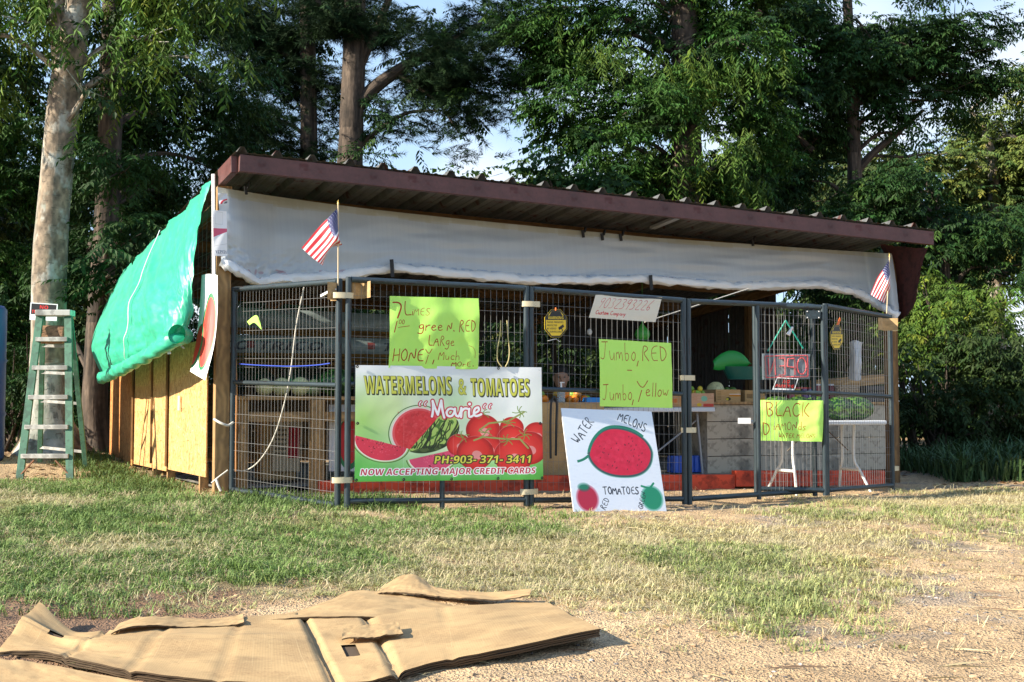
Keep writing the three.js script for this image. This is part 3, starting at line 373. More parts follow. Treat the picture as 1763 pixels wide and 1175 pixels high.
{
  const tx = canvasTex(768, 480, (x, w, h) => { neonPaper(x, w, h, 3); const o = (s, X, Y, hh, c = {}) => hand(x, s, X, Y, hh, { col: ink, w: 11, slant: .04, ...c });
    o('BLACK', 85, 25, 165, { fitw: 540 }); o('D', 45, 265, 150); o('iAMONds', 175, 255, 95, { w: 7, fitw: 400 }); o('WATER MELONS', 245, 390, 52, { w: 5.5, fitw: 440 }); });
  paper('poster', 'fluorescent green poster lettered BLACK DIAMONDS on the narrow gate', quad('D', [[1306, 689], [1418, 690], [1416, 761], [1307, 759]], .05), tx, fencePlanes.D.n, { wave: .013, freq: 6 });
}
// printed vinyl banner
{
  const tx = canvasTex(1600, 1000, (x, w, h) => {
    let g = x.createLinearGradient(0, 0, 0, h); g.addColorStop(0, '#eef0f2'); g.addColorStop(.45, '#e3efd9'); g.addColorStop(.75, '#d8efc0'); g.addColorStop(1, '#56b94a'); x.fillStyle = g; x.fillRect(0, 0, w, h); const r = rng(9);
    const glow = (X, Y, R, c) => { const q = x.createRadialGradient(X, Y, 0, X, Y, R); q.addColorStop(0, c); q.addColorStop(1, c.slice(0, 7) + '00'); x.fillStyle = q; x.fillRect(0, 0, w, h); };
    glow(60, 470, 420, '#9fd45acc'); glow(20, 900, 420, '#5cc04acc'); glow(1560, 960, 330, '#63c24ccc'); glow(330, 330, 300, '#dcef9a99'); glow(830, 330, 260, '#b8e3a0aa'); glow(1350, 330, 420, '#f4f6f7dd');
    // half melon
    const rind = (P) => { x.beginPath(); x.ellipse(...P); };
    x.save(); x.beginPath(); x.ellipse(610, 575, 270, 178, -.28, 0, 7); x.clip(); x.fillStyle = '#4f7a2c'; x.fillRect(200, 300, 800, 600); x.fillStyle = '#b3d069'; for (let i = 0; i < 190; i++) { x.beginPath(); x.ellipse(420 + r() * 480, 400 + r() * 340, 10 + r() * 26, 8 + r() * 17, r() * 3, 0, 7); x.fill(); } x.strokeStyle = '#1f2a12'; for (let i = 0; i < 20; i++) { x.lineWidth = 4 + r() * 13; x.globalAlpha = .85; x.beginPath(); let A = 470 + i * 20, Bq = 720; x.moveTo(A, Bq); for (let k = 0; k < 7; k++) { A += 14 + (r() - .5) * 46; Bq -= 24 + r() * 26; x.lineTo(A, Bq); } x.stroke(); } x.globalAlpha = .6; x.fillStyle = '#1d2612'; x.beginPath(); x.ellipse(600, 760, 220, 60, -.25, 0, 7); x.fill(); x.globalAlpha = 1; x.restore();
    x.save(); x.beginPath(); x.moveTo(0, 200); x.lineTo(905, 200); x.lineTo(445, 735); x.lineTo(0, 735); x.clip(); for (const [k, c] of [[1.1, '#3d6b27'], [1.065, '#dfe8c8'], [1.0, '#f7dcd6'], [.95, '#ee5a60'], [.86, '#e5353c']]) { x.fillStyle = c; x.beginPath(); x.ellipse(515, 570, 225 * k, 205 * k, -.5, 0, 7); x.fill(); } for (let i = 0; i < 260; i++) { x.fillStyle = r() < .5 ? '#f6707044' : '#c51c2244'; x.beginPath(); x.arc(350 + r() * 330, 400 + r() * 300, 3 + r() * 11, 0, 7); x.fill(); } x.restore();
    const slice = (X, Y, R, a, c) => { x.save(); x.translate(X, Y); x.rotate(a); for (const [k, col] of [[1, '#4c7a2d'], [.965, '#b9d58a'], [.93, '#f3f3e2'], [.885, c]]) { x.fillStyle = col; x.beginPath(); x.ellipse(0, 0, R * k, R * .72 * k, 0, 0, Math.PI); x.fill(); } for (let i = 0; i < 90; i++) { const A = r() * 3.14, q = r() * .8; x.fillStyle = r() < .3 ? '#6d1018cc' : '#ff8d9a66'; x.beginPath(); x.ellipse(Math.cos(A) * R * q, Math.sin(A) * R * .7 * q * .9, 3 + r() * 5, 2 + r() * 3, r() * 3, 0, 7); x.fill(); } x.restore(); };
    slice(215, 660, 245, .26, '#e83a52'); slice(650, 770, 235, -.22, '#ea4f74');
    // tomatoes on the vine
    const tom = (X, Y, R) => { const q = x.createRadialGradient(X - R * .1, Y + R * .1, R * .05, X, Y, R); q.addColorStop(0, '#f04a42'); q.addColorStop(.7, '#dd2a25'); q.addColorStop(1, '#a81414'); x.fillStyle = q; x.beginPath(); x.ellipse(X, Y, R, R * .92, 0, 0, 7); x.fill(); x.strokeStyle = '#ffd9d455'; x.lineWidth = 5; x.beginPath(); x.ellipse(X, Y, R, R * .92, 0, 3.3, 5.8); x.stroke(); x.fillStyle = '#f8c6c4aa'; x.beginPath(); x.ellipse(X + R * .1, Y + R * .12, R * .28, R * .24, .4, 0, 7); x.fill(); };
    for (const t of [[1330, 540, 105], [1550, 600, 120], [1080, 560, 150], [1330, 640, 130], [1480, 720, 160], [870, 690, 105], [1130, 720, 120], [1010, 760, 160], [1340, 790, 170]]) tom(...t);
    x.strokeStyle = '#9aa35a'; x.lineCap = 'round'; x.lineJoin = 'round'; x.lineWidth = 15; x.beginPath(); x.moveTo(1050, 560); x.lineTo(1130, 500); x.lineTo(1300, 480); x.lineTo(1440, 400); x.moveTo(1000, 650); x.lineTo(1080, 620); x.lineTo(1280, 640); x.lineTo(1400, 640); x.lineTo(1470, 720); x.stroke(); x.lineWidth = 7; x.strokeStyle = '#7f9a48'; for (const [X, Y] of [[1080, 420], [1300, 500], [1100, 580], [1290, 650], [1440, 600], [900, 620], [1400, 400]]) for (let i = 0; i < 6; i++) { const a = i + r(); x.beginPath(); x.moveTo(X, Y); x.quadraticCurveTo(X + Math.cos(a) * 30, Y + Math.sin(a) * 30, X + Math.cos(a + .5) * 62, Y + Math.sin(a + .5) * 52); x.stroke(); }
    // lettering
    const word = (s, X, Y, px, sx, sk, fill, edge, ew, font = 'bold') => { x.save(); x.translate(X, Y); x.transform(sx, 0, sk, 1, 0, 0); x.font = `${font} ${px}px sans-serif`; x.lineJoin = 'round'; x.strokeStyle = edge; x.lineWidth = ew; x.strokeText(s, 0, 0); x.fillStyle = fill; x.fillText(s, 0, 0); x.restore(); };
    const fit = (s, X, Y, wid, px, sk, fill, edge, ew) => { x.font = `bold ${px}px sans-serif`; const m = x.measureText(s).width; word(s, X, Y, px, wid / m, sk, fill, edge, ew); };
    fit('WATERMELONS', 82, 250, 740, 212, .06, '#33381f', '#33381f', 16); fit('WATERMELONS', 76, 244, 740, 212, .06, '#d3d352', '#3c4126', 7); fit('&', 865, 248, 76, 190, .03, '#cfd052', '#3c4126', 8); fit('TOMATOES', 982, 262, 520, 212, .03, '#33381f', '#33381f', 16); fit('TOMATOES', 976, 256, 520, 212, .03, '#d3d352', '#3c4126', 7);
    // the name in a brush script of round strokes
    const script = (wd, col) => { x.strokeStyle = col; x.lineWidth = wd; x.lineCap = x.lineJoin = 'round'; const S = (...a) => { x.beginPath(); x.moveTo(a[0], a[1]); for (let i = 2; i < a.length; i += 4) x.quadraticCurveTo(a[i], a[i + 1], a[i + 2], a[i + 3]); x.stroke(); };
      S(640, 440, 655, 380, 645, 305); S(645, 305, 665, 370, 690, 425); S(690, 425, 705, 360, 720, 300); S(720, 300, 725, 380, 745, 450); S(830, 380, 780, 355, 765, 405, 770, 450, 810, 435, 835, 410, 838, 372, 835, 440, 868, 440); S(868, 440, 890, 400, 893, 365); S(893, 370, 895, 400, 890, 445); S(893, 400, 915, 360, 945, 372); S(962, 372, 955, 410, 960, 440, 975, 450, 1000, 425); S(1000, 412, 1060, 395, 1040, 360, 1005, 360, 1000, 410, 1005, 455, 1065, 420); x.beginPath(); x.arc(965, 330, 3, 0, 7); x.stroke(); };
    script(40, '#cf2c42'); script(20, '#ffffff');
    for (const [a, b] of [[535, 330], [580, 330], [1090, 350], [1140, 350]]) for (const [c, wd] of [['#cf2c42', 26], ['#ffffff', 9]]) { x.strokeStyle = c; x.lineWidth = wd; x.beginPath(); x.moveTo(a + 12, b - 18); x.quadraticCurveTo(a - 12, b, a + 2, b + 16); x.stroke(); }
    fit('PH:903- 371- 3411', 650, 850, 850, 92, -.16, '#e8df52', '#26301c', 16); fit('PH:903- 371- 3411', 650, 850, 850, 92, -.16, '#e8df52', '#26301c', 3); fit('NOW ACCEPTING MAJOR CREDIT CARDS', 40, 945, 1490, 74, -.16, '#c92a44', '#ffffff', 14);
    x.globalAlpha = .28; for (const X of [400, 820, 1220]) { x.fillStyle = '#fff'; x.fillRect(X, 0, 3, h); } x.globalAlpha = 1;
  });
  const q = quad('F', [[612, 629], [931, 633], [935, 826], [610, 830]], .036), n = fencePlanes.F.n; const t = thing('vinyl_banner', 'large printed vinyl banner reading WATERMELONS & TOMATOES with phone number', 'banner', bil(q, .5, 1));
  const sheet = part(t, 'sheet', surface((u, v) => bil(q, u, v).addScaledVector(n, .006 * Math.sin(u * 7 + v) + .006 * (fbm(u * 9, v * 6, 3) - .5) + .012 * smooth(.8, 1, u) * (1 - v)), 48, 28), MP([.97, .97, .97], .42, { map: tx }), true);
  for (const [u, v] of [[.008, .012], [.992, .02], [.008, .985], [.992, .985], [.25, .985], [.5, .985], [.75, .985], [.76, .012], [.012, .5], [.988, .5]]) { const p = bil(q, u, v).addScaledVector(n, .012); part(sheet, 'grommet', new THREE.TorusGeometry(.008, .004, 6, 10).rotateY(Math.atan2(n.x, n.z)).translate(p.x, p.y, p.z), mat.clip, true); }
}
// painted board leaning against the fence
{
  const tx = canvasTex(1024, 1100, (x, w, h) => { x.fillStyle = '#e6ebf0'; x.fillRect(0, 0, w, h); const r = rng(4); for (let i = 0; i < 900; i++) { x.globalAlpha = .05; x.fillStyle = r() < .5 ? '#fff' : '#a9b4be'; x.fillRect(r() * w, r() * h, r() * 60, r() * 24); } x.globalAlpha = 1;
    const spray = (path, col, wd) => { x.strokeStyle = col; x.lineJoin = 'round'; for (let k = 0; k < 7; k++) { x.globalAlpha = k === 6 ? .9 : .16; x.lineWidth = wd * (1.9 - k * .15); x.beginPath(); path(); x.stroke(); } x.globalAlpha = 1; };
    const melon = () => { x.moveTo(240, 500); x.bezierCurveTo(290, 330, 420, 205, 560, 205); x.bezierCurveTo(760, 200, 950, 320, 950, 470); x.bezierCurveTo(930, 640, 800, 730, 600, 725); x.bezierCurveTo(400, 730, 260, 640, 240, 500); };
    spray(melon, '#1d7a5c', 24); x.fillStyle = '#d4173a'; x.beginPath(); melon(); x.fill(); x.strokeStyle = '#3a5350'; x.lineWidth = 20; x.beginPath(); melon(); x.stroke(); x.strokeStyle = '#1f7d60'; x.lineWidth = 30; x.beginPath(); x.moveTo(245, 470); x.bezierCurveTo(290, 320, 420, 190, 560, 185); x.bezierCurveTo(690, 180, 800, 215, 880, 290); x.stroke(); x.lineWidth = 26; x.beginPath(); x.moveTo(235, 510); x.quadraticCurveTo(180, 560, 105, 575); x.stroke();
    x.save(); x.beginPath(); melon(); x.clip(); for (let i = 0; i < 700; i++) { x.globalAlpha = .08; x.fillStyle = r() < .5 ? '#f0506a' : '#a80f2c'; x.beginPath(); x.arc(300 + r() * 590, 260 + r() * 420, 6 + r() * 26, 0, 7); x.fill(); } x.restore(); x.globalAlpha = 1;
    x.strokeStyle = '#4a0e18'; x.lineWidth = 7; x.lineCap = 'round'; for (let i = 0; i < 34; i++) { const a = r() * 6.28, q = Math.sqrt(r()) * .82, X = 600 + Math.cos(a) * 320 * q, Y = 470 + Math.sin(a) * 235 * q; x.beginPath(); x.moveTo(X, Y); x.lineTo(X + 4, Y - 10); x.stroke(); }
    const blob = (X, Y, a, b, c) => { for (let k = 0; k < 6; k++) { x.globalAlpha = k === 5 ? .95 : .2; x.fillStyle = c; x.beginPath(); x.ellipse(X, Y, a + 26 - k * 5, b + 26 - k * 5, 0, 0, 7); x.fill(); } x.globalAlpha = 1; };
    blob(165, 960, 100, 120, '#b81f3a'); blob(140, 845, 46, 24, '#1d7a5c'); blob(880, 960, 105, 115, '#178a62'); x.strokeStyle = '#178a62'; x.lineWidth = 22; x.beginPath(); x.moveTo(780, 830); x.lineTo(870, 855); x.lineTo(920, 800); x.stroke();
    const o = (s, X, Y, hh, c = {}) => hand(x, s, X, Y, hh, { col: '#2a3038', w: 11, jit: .05, ...c }); o('WATER', 70, 330, 100, { rot: -.9, fitw: 330 }); o('MELONS', 655, 15, 100, { rot: .42, fitw: 330 }); o('TOMATOES', 345, 840, 76, { fitw: 400 }); o('RED', 285, 1050, 62, { rot: -1.0, w: 7, fitw: 130 }); o('GREEN', 705, 1060, 52, { rot: -1.2, w: 7, fitw: 190 }); });
  const fp = fencePlanes.M; const bl = groundHit(988, 882), br = groundHit(1148, 881); const tl = onFence('M', 966, 703, .04), tr = onFence('M', 1122, 709, .04); const q = [tl, tr, br, bl]; const n = tr.clone().sub(tl).cross(bl.clone().sub(tl)).normalize(); if (n.z < 0) n.negate();
  const s = slab((u, v) => bil(q, u, v), 8, 8, .009, n), t = thing('painted_board', 'white board spray painted with a big red melon leaning on the fence', 'sign', bil(q, .5, 1)); part(t, 'painted_face', s.front, M(null, .5, { map: tx }), true); part(t, 'board', s.body, M([.66, .68, .7], .7), true);
}
// curved painted sign hung from the corner
{
  const tx = canvasTex(512, 1024, (x, w, h) => { x.fillStyle = '#f1f2ef'; x.fillRect(0, 0, w, h); const e = (X, Y, a, b, c, rot = 0) => { x.fillStyle = c; x.beginPath(); x.ellipse(X, Y, a, b, rot, 0, 7); x.fill(); }; e(300, 560, 170, 370, '#1f7a4a', .12); e(300, 560, 140, 335, '#cf3a2e', .12); e(70, 720, 110, 250, '#1f7a4a', .3); e(60, 710, 85, 220, '#c73229', .3); const r = rng(8); x.strokeStyle = '#ff9a8566'; x.lineWidth = 5; for (let i = 0; i < 26; i++) { const X = 210 + r() * 160, Y = 300 + r() * 420; x.beginPath(); x.moveTo(X, Y); x.lineTo(X - 12, Y + 70 + r() * 60); x.stroke(); } });
  const C = PX([[[347, 474, 10.86], [359, 472, 10.7], [374, 474, 10.62]], [[343, 535, 10.86], [357, 535, 10.66], [374, 537, 10.6]], [[337, 590, 10.86], [352, 594, 10.62], [368, 596, 10.56]], [[327, 640, 10.84], [342, 649, 10.6], [353, 655, 10.52]]]);
  const f = (u, v) => ctrlPoint(C, u, v); const g = surface(f, 16, 24); singleW('hanging_melon_sign', 'curved white sign painted with melon slices hanging at the corner post', 'sign', [g], M(null, .5, { map: tx }));
}
// octagon warning signs
const octTex = canvasTex(256, 256, (x, w, h) => { const oct = (R, c) => { x.fillStyle = c; x.beginPath(); for (let i = 0; i < 8; i++) x.lineTo(128 + R * Math.cos((i + .5) * Math.PI / 4), 128 + R * Math.sin((i + .5) * Math.PI / 4)); x.fill(); }; x.fillStyle = '#e9c62c'; x.fillRect(0, 0, w, h); oct(126, '#1d1d1b'); oct(114, '#e3bf2a'); x.fillStyle = '#1d1d1b'; x.beginPath(); x.moveTo(60, 62); x.lineTo(84, 24); x.lineTo(172, 24); x.lineTo(196, 62); x.fill(); x.fillRect(24, 62, 208, 38); x.fillStyle = '#e9c62c'; x.font = 'bold 34px sans-serif'; x.textAlign = 'center'; x.fillText('WARNING', 128, 93, 184); x.fillStyle = '#1d1d1b'; x.font = 'bold 22px sans-serif'; x.textAlign = 'left'; ['THESE PREMISES', 'PROTECTED', 'BY VIDEO', 'SURVEILLANCE'].forEach((s, i) => x.fillText(s, i === 3 ? 62 : 34, 126 + i * 27, i === 0 ? 190 : i === 3 ? 140 : 108)); x.save(); x.translate(186, 160); x.rotate(-.5); x.fillRect(-32, -12, 60, 24); x.fillRect(-8, 10, 10, 26); x.restore(); });
function octSign(k, c, wpx, hpx, label) { const f = fencePlanes[k]; const t = thing('warning_sign', label, 'sign', onFence(k, c[0], c[1] + hpx, .035)); const q = quad(k, [[c[0] - wpx, c[1] - hpx], [c[0] + wpx, c[1] - hpx], [c[0] + wpx, c[1] + hpx], [c[0] - wpx, c[1] + hpx]], .035); const pos = [], uv = [], idx = []; for (const dz of [0, -.004]) for (let i = 0; i < 8; i++) { const a = (i + .5) * Math.PI / 4, u = .5 + .54 * Math.cos(a) * .925, v = .5 + .54 * Math.sin(a) * .925; const p = bil(q, u, v).addScaledVector(f.n, dz); pos.push(p.x, p.y, p.z); uv.push(u, 1 - v); } for (let i = 1; i < 7; i++) { idx.push(0, i + 1, i); idx.push(8, 8 + i, 9 + i); } for (let i = 0; i < 8; i++) { const j = (i + 1) % 8; idx.push(i, j, 8 + i, j, 8 + j, 8 + i); } const g = new THREE.BufferGeometry(); g.setAttribute('position', new THREE.Float32BufferAttribute(pos, 3)); g.setAttribute('uv', new THREE.Float32BufferAttribute(uv, 2)); g.setIndex(idx); part(t, 'plate', toCreasedNormals(g, .5), M(null, .45, { map: octTex }), true); return t; }
{ const t = octSign('M', [957, 557], 21, 26, 'yellow octagonal warning sign on the fence beside the jumbo poster'); const p = onFence('M', 957, 584, .05); part(t, 'twisted_wire', [beam(onFence('M', 944, 587, .06), p, .025, .004), beam(p, onFence('M', 964, 589, .06), .02, .004)], mat.steel, true); part(t, 'tie', rod(onFence('M', 957, 530, .04), onFence('M', 957, 535, .04), .007, 6), mat.orange, true); }
{ const t = octSign('R', [1441, 581], 12, 23, 'yellow octagonal warning sign on an orange strap beside the gate'); part(t, 'strap', beam(onFence('R', 1447, 549, .03), onFence('R', 1441, 562, .03), .006, .03), mat.orange, true); }
// telephone number on card
{
  const tx = canvasTex(512, 256, (x, w, h) => { x.fillStyle = '#d9d3c2'; x.fillRect(0, 0, w, h); const r = rng(6); for (let i = 0; i < 300; i++) { x.globalAlpha = .05; x.fillStyle = r() < .5 ? '#fff' : '#9d8d6c'; x.fillRect(r() * w, r() * h, r() * 60, r() * 9); } x.globalAlpha = .5; x.fillStyle = '#b08d55'; for (let i = 0; i < 40; i++) x.fillRect(r() * w, 0, 14, 4 + r() * 12); x.globalAlpha = 1; hand(x, '9032393226', 55, 38, 108, { col: '#c2343a', w: 5, slant: .32, fitw: 410 }); hand(x, 'Custom Company', 40, 172, 42, { col: '#c2343a', w: 6, fitw: 230 }); });
  paper('phone_card', 'torn pale card with a telephone number in red on the fence', quad('M', [[1026, 506], [1140, 512], [1129, 555], [1014, 547]], .02), tx, fencePlanes.M.n, { wave: .003, extra: { transmission: 0 } });
}
// neon sign, seen from behind
{
  const c = [1311, 610, 1395, 655]; const q = quad('D', [[1312, 609], [1395, 610], [1395, 653], [1313, 654]], -.06), n = fencePlanes.D.n; const t = thing('neon_sign', 'reversed OPEN neon sign on clear backing hung behind the gate', 'sign', bil(q, .5, 1));
  const tubeM = M([.75, .12, .13], .4); const L = (pts) => tube(pts.map(([u, v]) => bil(q, u, v).addScaledVector(n, .012)), .0065, 6, pts.length * 4);
  const s = slab((u, v) => bil(q, u, v), 4, 3, .006, n); part(t, 'backing', merge([s.front, s.body]), MP([.35, .42, .46], .2, { transmission: .45, thickness: 0 }), true);
  const poly = (P) => merge(P.slice(1).map((p, i) => rod(bil(q, ...P[i]).addScaledVector(n, .012), bil(q, ...p).addScaledVector(n, .012), .0062, 6)));
  part(t, 'border_tube', poly([[.06, .1], [.94, .06], [.95, .9], [.07, .92], [.06, .1]]), tubeM, true);
  const circ = []; for (let i = 0; i <= 14; i++) circ.push([.82 + .095 * Math.cos(i / 14 * 6.283), .48 + .33 * Math.sin(i / 14 * 6.283)]);
  part(t, 'letter', poly(circ), tubeM, true); part(t, 'letter', poly([[.68, .84], [.67, .18], [.53, .2], [.52, .5], [.66, .54]]), tubeM, true); part(t, 'letter', merge([poly([[.35, .18], [.47, .18], [.47, .82], [.34, .84]]), poly([[.36, .48], [.46, .48]])]), tubeM, true); part(t, 'letter', poly([[.27, .84], [.26, .18], [.14, .82], [.12, .18]]), tubeM, true);
  part(t, 'hanging_strap', merge([rod(onFence('D', 1322, 605, -.05), onFence('D', 1353, 552, -.02), .007, 6), rod(onFence('D', 1353, 552, -.02), onFence('D', 1383, 600, -.05), .007, 6)]), M([.02, .42, .30], .5), true);
}
{ const a = onFence('D', 1364, 565, .03), b = onFence('D', 1357, 577, .03); singleW('light_bulb', 'small pale bulb in a socket hanging over the neon sign', 'bulb', [rod(a, b, .009, 10, .02), new THREE.SphereGeometry(.013, 10, 8).translate(a.x, a.y, a.z)], mat.white); }
// small framed notice under the neon sign
const noTx = (l1, l2) => canvasTex(256, 192, (x, w, h) => { x.fillStyle = '#e6e8ea'; x.fillRect(0, 0, w, h); x.fillStyle = '#16181a'; x.fillRect(10, 10, w - 20, 118); x.fillStyle = '#e02a24'; x.textAlign = 'center'; x.font = 'bold 56px sans-serif'; x.fillText(l1, w / 2, 64); x.font = 'bold 50px sans-serif'; x.fillText(l2, w / 2, 116, 224); });
{ const q = quad('D', [[1338, 650], [1375, 652], [1366, 679], [1327, 678]], -.03); paper('notice_sign', 'small black and red NO PARKING notice below the neon sign', q, noTx('NO', 'PARKING'), fencePlanes.D.n, { wave: .001, extra: { transmission: 0 } }); }
// little things on the fence
{ const q = quad('D', [[1388, 535], [1413, 535], [1413, 549], [1388, 549]], .03), t = thing('gate_latch_plate', 'dark blue steel latch plate near the top of the gate', 'latch', bil(q, .5, 1)); const s = slab((u, v) => bil(q, u, v), 1, 1, .01, fencePlanes.D.n); const plate = part(t, 'plate', merge([s.front, s.body]), mat.fence, true); for (const [u, v] of [[.1, .12], [.9, .12], [.1, .88], [.9, .88]]) { const p = bil(q, u, v); part(plate, 'bolt', new THREE.SphereGeometry(.008, 8, 6).translate(p.x, p.y, p.z), mat.steel, true); } }
{ const q = quad('D', [[1271, 720], [1293, 720], [1293, 730], [1271, 730]], .05); const s = slab((u, v) => bil(q, u, v), 1, 1, .006, fencePlanes.D.n); singleW('white_tag', 'blank white plastic tag sticking out beside the gate', 'tag', [s.front, s.body], mat.white); }
function cardBit(k, pts, off, label) { const q = quad(k, pts, off), n = fencePlanes[k].n; singleW('cardboard_scrap', label, 'cardboard', [surface((u, v) => bil(q, u, v).addScaledVector(n, .012 * Math.sin(u * 8) + (u > .82 ? (u - .82) * .5 : 0)), 20, 6)], mat.card); }
cardBit('F', [[602, 487], [633, 486], [633, 514], [602, 515]], -.03, 'folded cardboard scrap behind the fence corner under the left flag');
cardBit('L', [[569, 488], [582, 487], [582, 517], [569, 519]], .035, 'small cardboard square taped to the fence corner post');
cardBit('R', [[1512, 547], [1530, 549], [1530, 570], [1512, 568]], .035, 'cardboard scrap under the right flag');
{ const a = onFence('L', 553, 510, .05), b = onFence('L', 577, 497, .05); singleW('tag_strap', 'short white strap sticking out by the fence corner', 'strap', [beam(a, b, .02, .02)], mat.white); }
{ const C = [[onFence('L', 425, 554, .03), onFence('L', 440, 543, .05), onFence('L', 447, 552, .03)], [onFence('L', 429, 560, .03), onFence('L', 438, 556, .05), onFence('L', 450, 568, .03)]]; singleW('poster_scrap', 'torn corner of fluorescent green poster left on the wire', 'paper', [surface((u, v) => ctrlPoint(C, u, v), 10, 6)], M([.45, .86, .13], .7)); }
{ const pts = (k, P, o) => P.map(([x, y]) => onFence(k, x, y, o));
  singleW('bungee_cord', 'straw coloured bungee cord, left of the pair hooked above the banner', 'cord', [tube(pts('F', [[862, 552], [861, 575], [856, 605], [857, 622], [864, 632]], .04), .005)], M([.5, .42, .2], .8), 'bungee cords above the banner');
  singleW('bungee_cord', 'straw coloured bungee cord, right of the pair hooked above the banner', 'cord', [tube(pts('F', [[873, 552], [874, 575], [877, 605], [875, 622], [870, 632]], .04), .005)], M([.5, .42, .2], .8), 'bungee cords above the banner');
  singleW('blue_rope', 'bright blue cord stretched across the wire over the pale melons', 'cord', [tube(pts('L', [[412, 627], [440, 629], [500, 631], [545, 629], [568, 626]], .03), .005)], mat.blueRope);
  singleW('orange_stick', 'bamboo stick wrapped in orange tied inside the fence corner', 'stick', [tube(pts('L', [[403, 592], [406, 640], [407, 700], [406, 760], [406, 812]], -.05), .009), rod(onFence('L', 402, 588, -.05), onFence('L', 402, 596, -.05), .016, 8)], M([.62, .26, .06], .5));
  singleW('white_rope', 'white rope hanging slack from roof down inside the fence', 'rope', [tube(pts('L', [[525, 485], [510, 560], [500, 640], [488, 700], [468, 760], [440, 800], [415, 812], [396, 808]], -.12), .006)], mat.rope);
  singleW('black_strap', 'black strap looped over the middle rail of the fence', 'strap', [tube(pts('M', [[948, 790], [948, 720], [950, 690], [954, 683], [958, 690], [958, 730], [957, 785]], .05), .011)], mat.clip);
  singleW('white_line', 'thin white cord strung across the gateway to the valance', 'cord', [rod(onFence('M', 1110, 555, -.15), onFence('G', 1290, 497, -.3), .0045, 5)], mat.rope);
  singleW('knotted_tie', 'grey rag tie round the corner post and fence', 'tie', [tube([pix(368, 722, 10.7), pix(380, 729, 10.66), pix(392, 733, 10.68), pix(401, 728, 10.72)], .012)], mat.rope); singleW('ground_tie', 'frayed white rag tied low on the corner post', 'tie', [tube([pix(364, 832, 10.72), pix(376, 822, 10.7), pix(392, 810, 10.72)], .008), tube([pix(372, 826, 10.68), pix(376, 838, 10.66), pix(380, 846, 10.66)], .012)], mat.rope);
}
// ------------------------------------------------------------------ flags on the fence
const flagTex = canvasTex(512, 288, (x, w, h) => { for (let i = 0; i < 13; i++) { x.fillStyle = i % 2 ? '#f2f0ee' : '#c3202f'; x.fillRect(0, i * h / 13, w, h / 13 + 1); } x.fillStyle = '#252a63'; x.fillRect(0, 0, w * .4, h * 7 / 13); x.fillStyle = '#fff'; for (let r = 0; r < 9; r++) for (let c = 0; c < (r % 2 ? 5 : 6); c++) { const X = (r % 2 ? 34 : 17) + c * 34, Y = 10 + r * 16.8; x.beginPath(); for (let k = 0; k < 10; k++) { const a = -Math.PI / 2 + k * Math.PI / 5, R = k % 2 ? 2.8 : 7; x.lineTo(X + R * Math.cos(a), Y + R * Math.sin(a)); } x.fill(); } });
function flag(label, poleTop, poleBot, Z, C) { const a = pix(...poleBot, Z), b = pix(...poleTop, Z); const t = thing('small_flag', label, 'flag', a, 0, 'flags on the fence'); const pole = part(t, 'pole', rod(a, b, .0055, 8), M([.6, .48, .3], .6), true); const tip = rod(b, b.clone().add(V3(0, .035, 0)), .009, 8, .001); part(pole, 'finial', tip, M([.6, .42, .12], .4, { metalness: .6 }), true);
  const CC = C.map((r) => r.map(([x, y, dz]) => pix(x, y, Z + dz))); part(t, 'cloth', surface((u, v) => ctrlPoint(CC, u, v), 40, 30), MP(null, .75, { map: flagTex, transmission: .15, thickness: 0 }), true); }
// columns run from the pole to the fly end, rows from the top edge to the bottom edge
flag('striped star flag on a stick at the fence corner over banner', [582, 352], [582, 492], 9.62, [[[582, 357, 0], [566, 374, -.03], [548, 392, .03], [519, 427, 0]], [[582, 385, 0], [572, 396, -.06], [558, 415, .02], [534, 441, -.02]], [[583, 404, 0], [580, 412, -.09], [570, 424, -.01], [548, 452, -.03]], [[584, 418, .02], [588, 422, .04], [568, 428, .05], [555, 457, 0]]]);
flag('striped star flag on a stick at the far fence end by maroon curtain', [1532, 442], [1527, 540], 12.6, [[[1532, 446, 0], [1522, 462, -.03], [1510, 480, .03], [1499, 507, 0]], [[1532, 463, 0], [1526, 475, -.05], [1517, 492, .02], [1506, 512, -.02]], [[1533, 478, 0], [1530, 488, -.07], [1523, 502, 0], [1516, 518, -.02]], [[1533, 488, .02], [1533, 498, .03], [1527, 512, .04], [1523, 522, 0]]]);

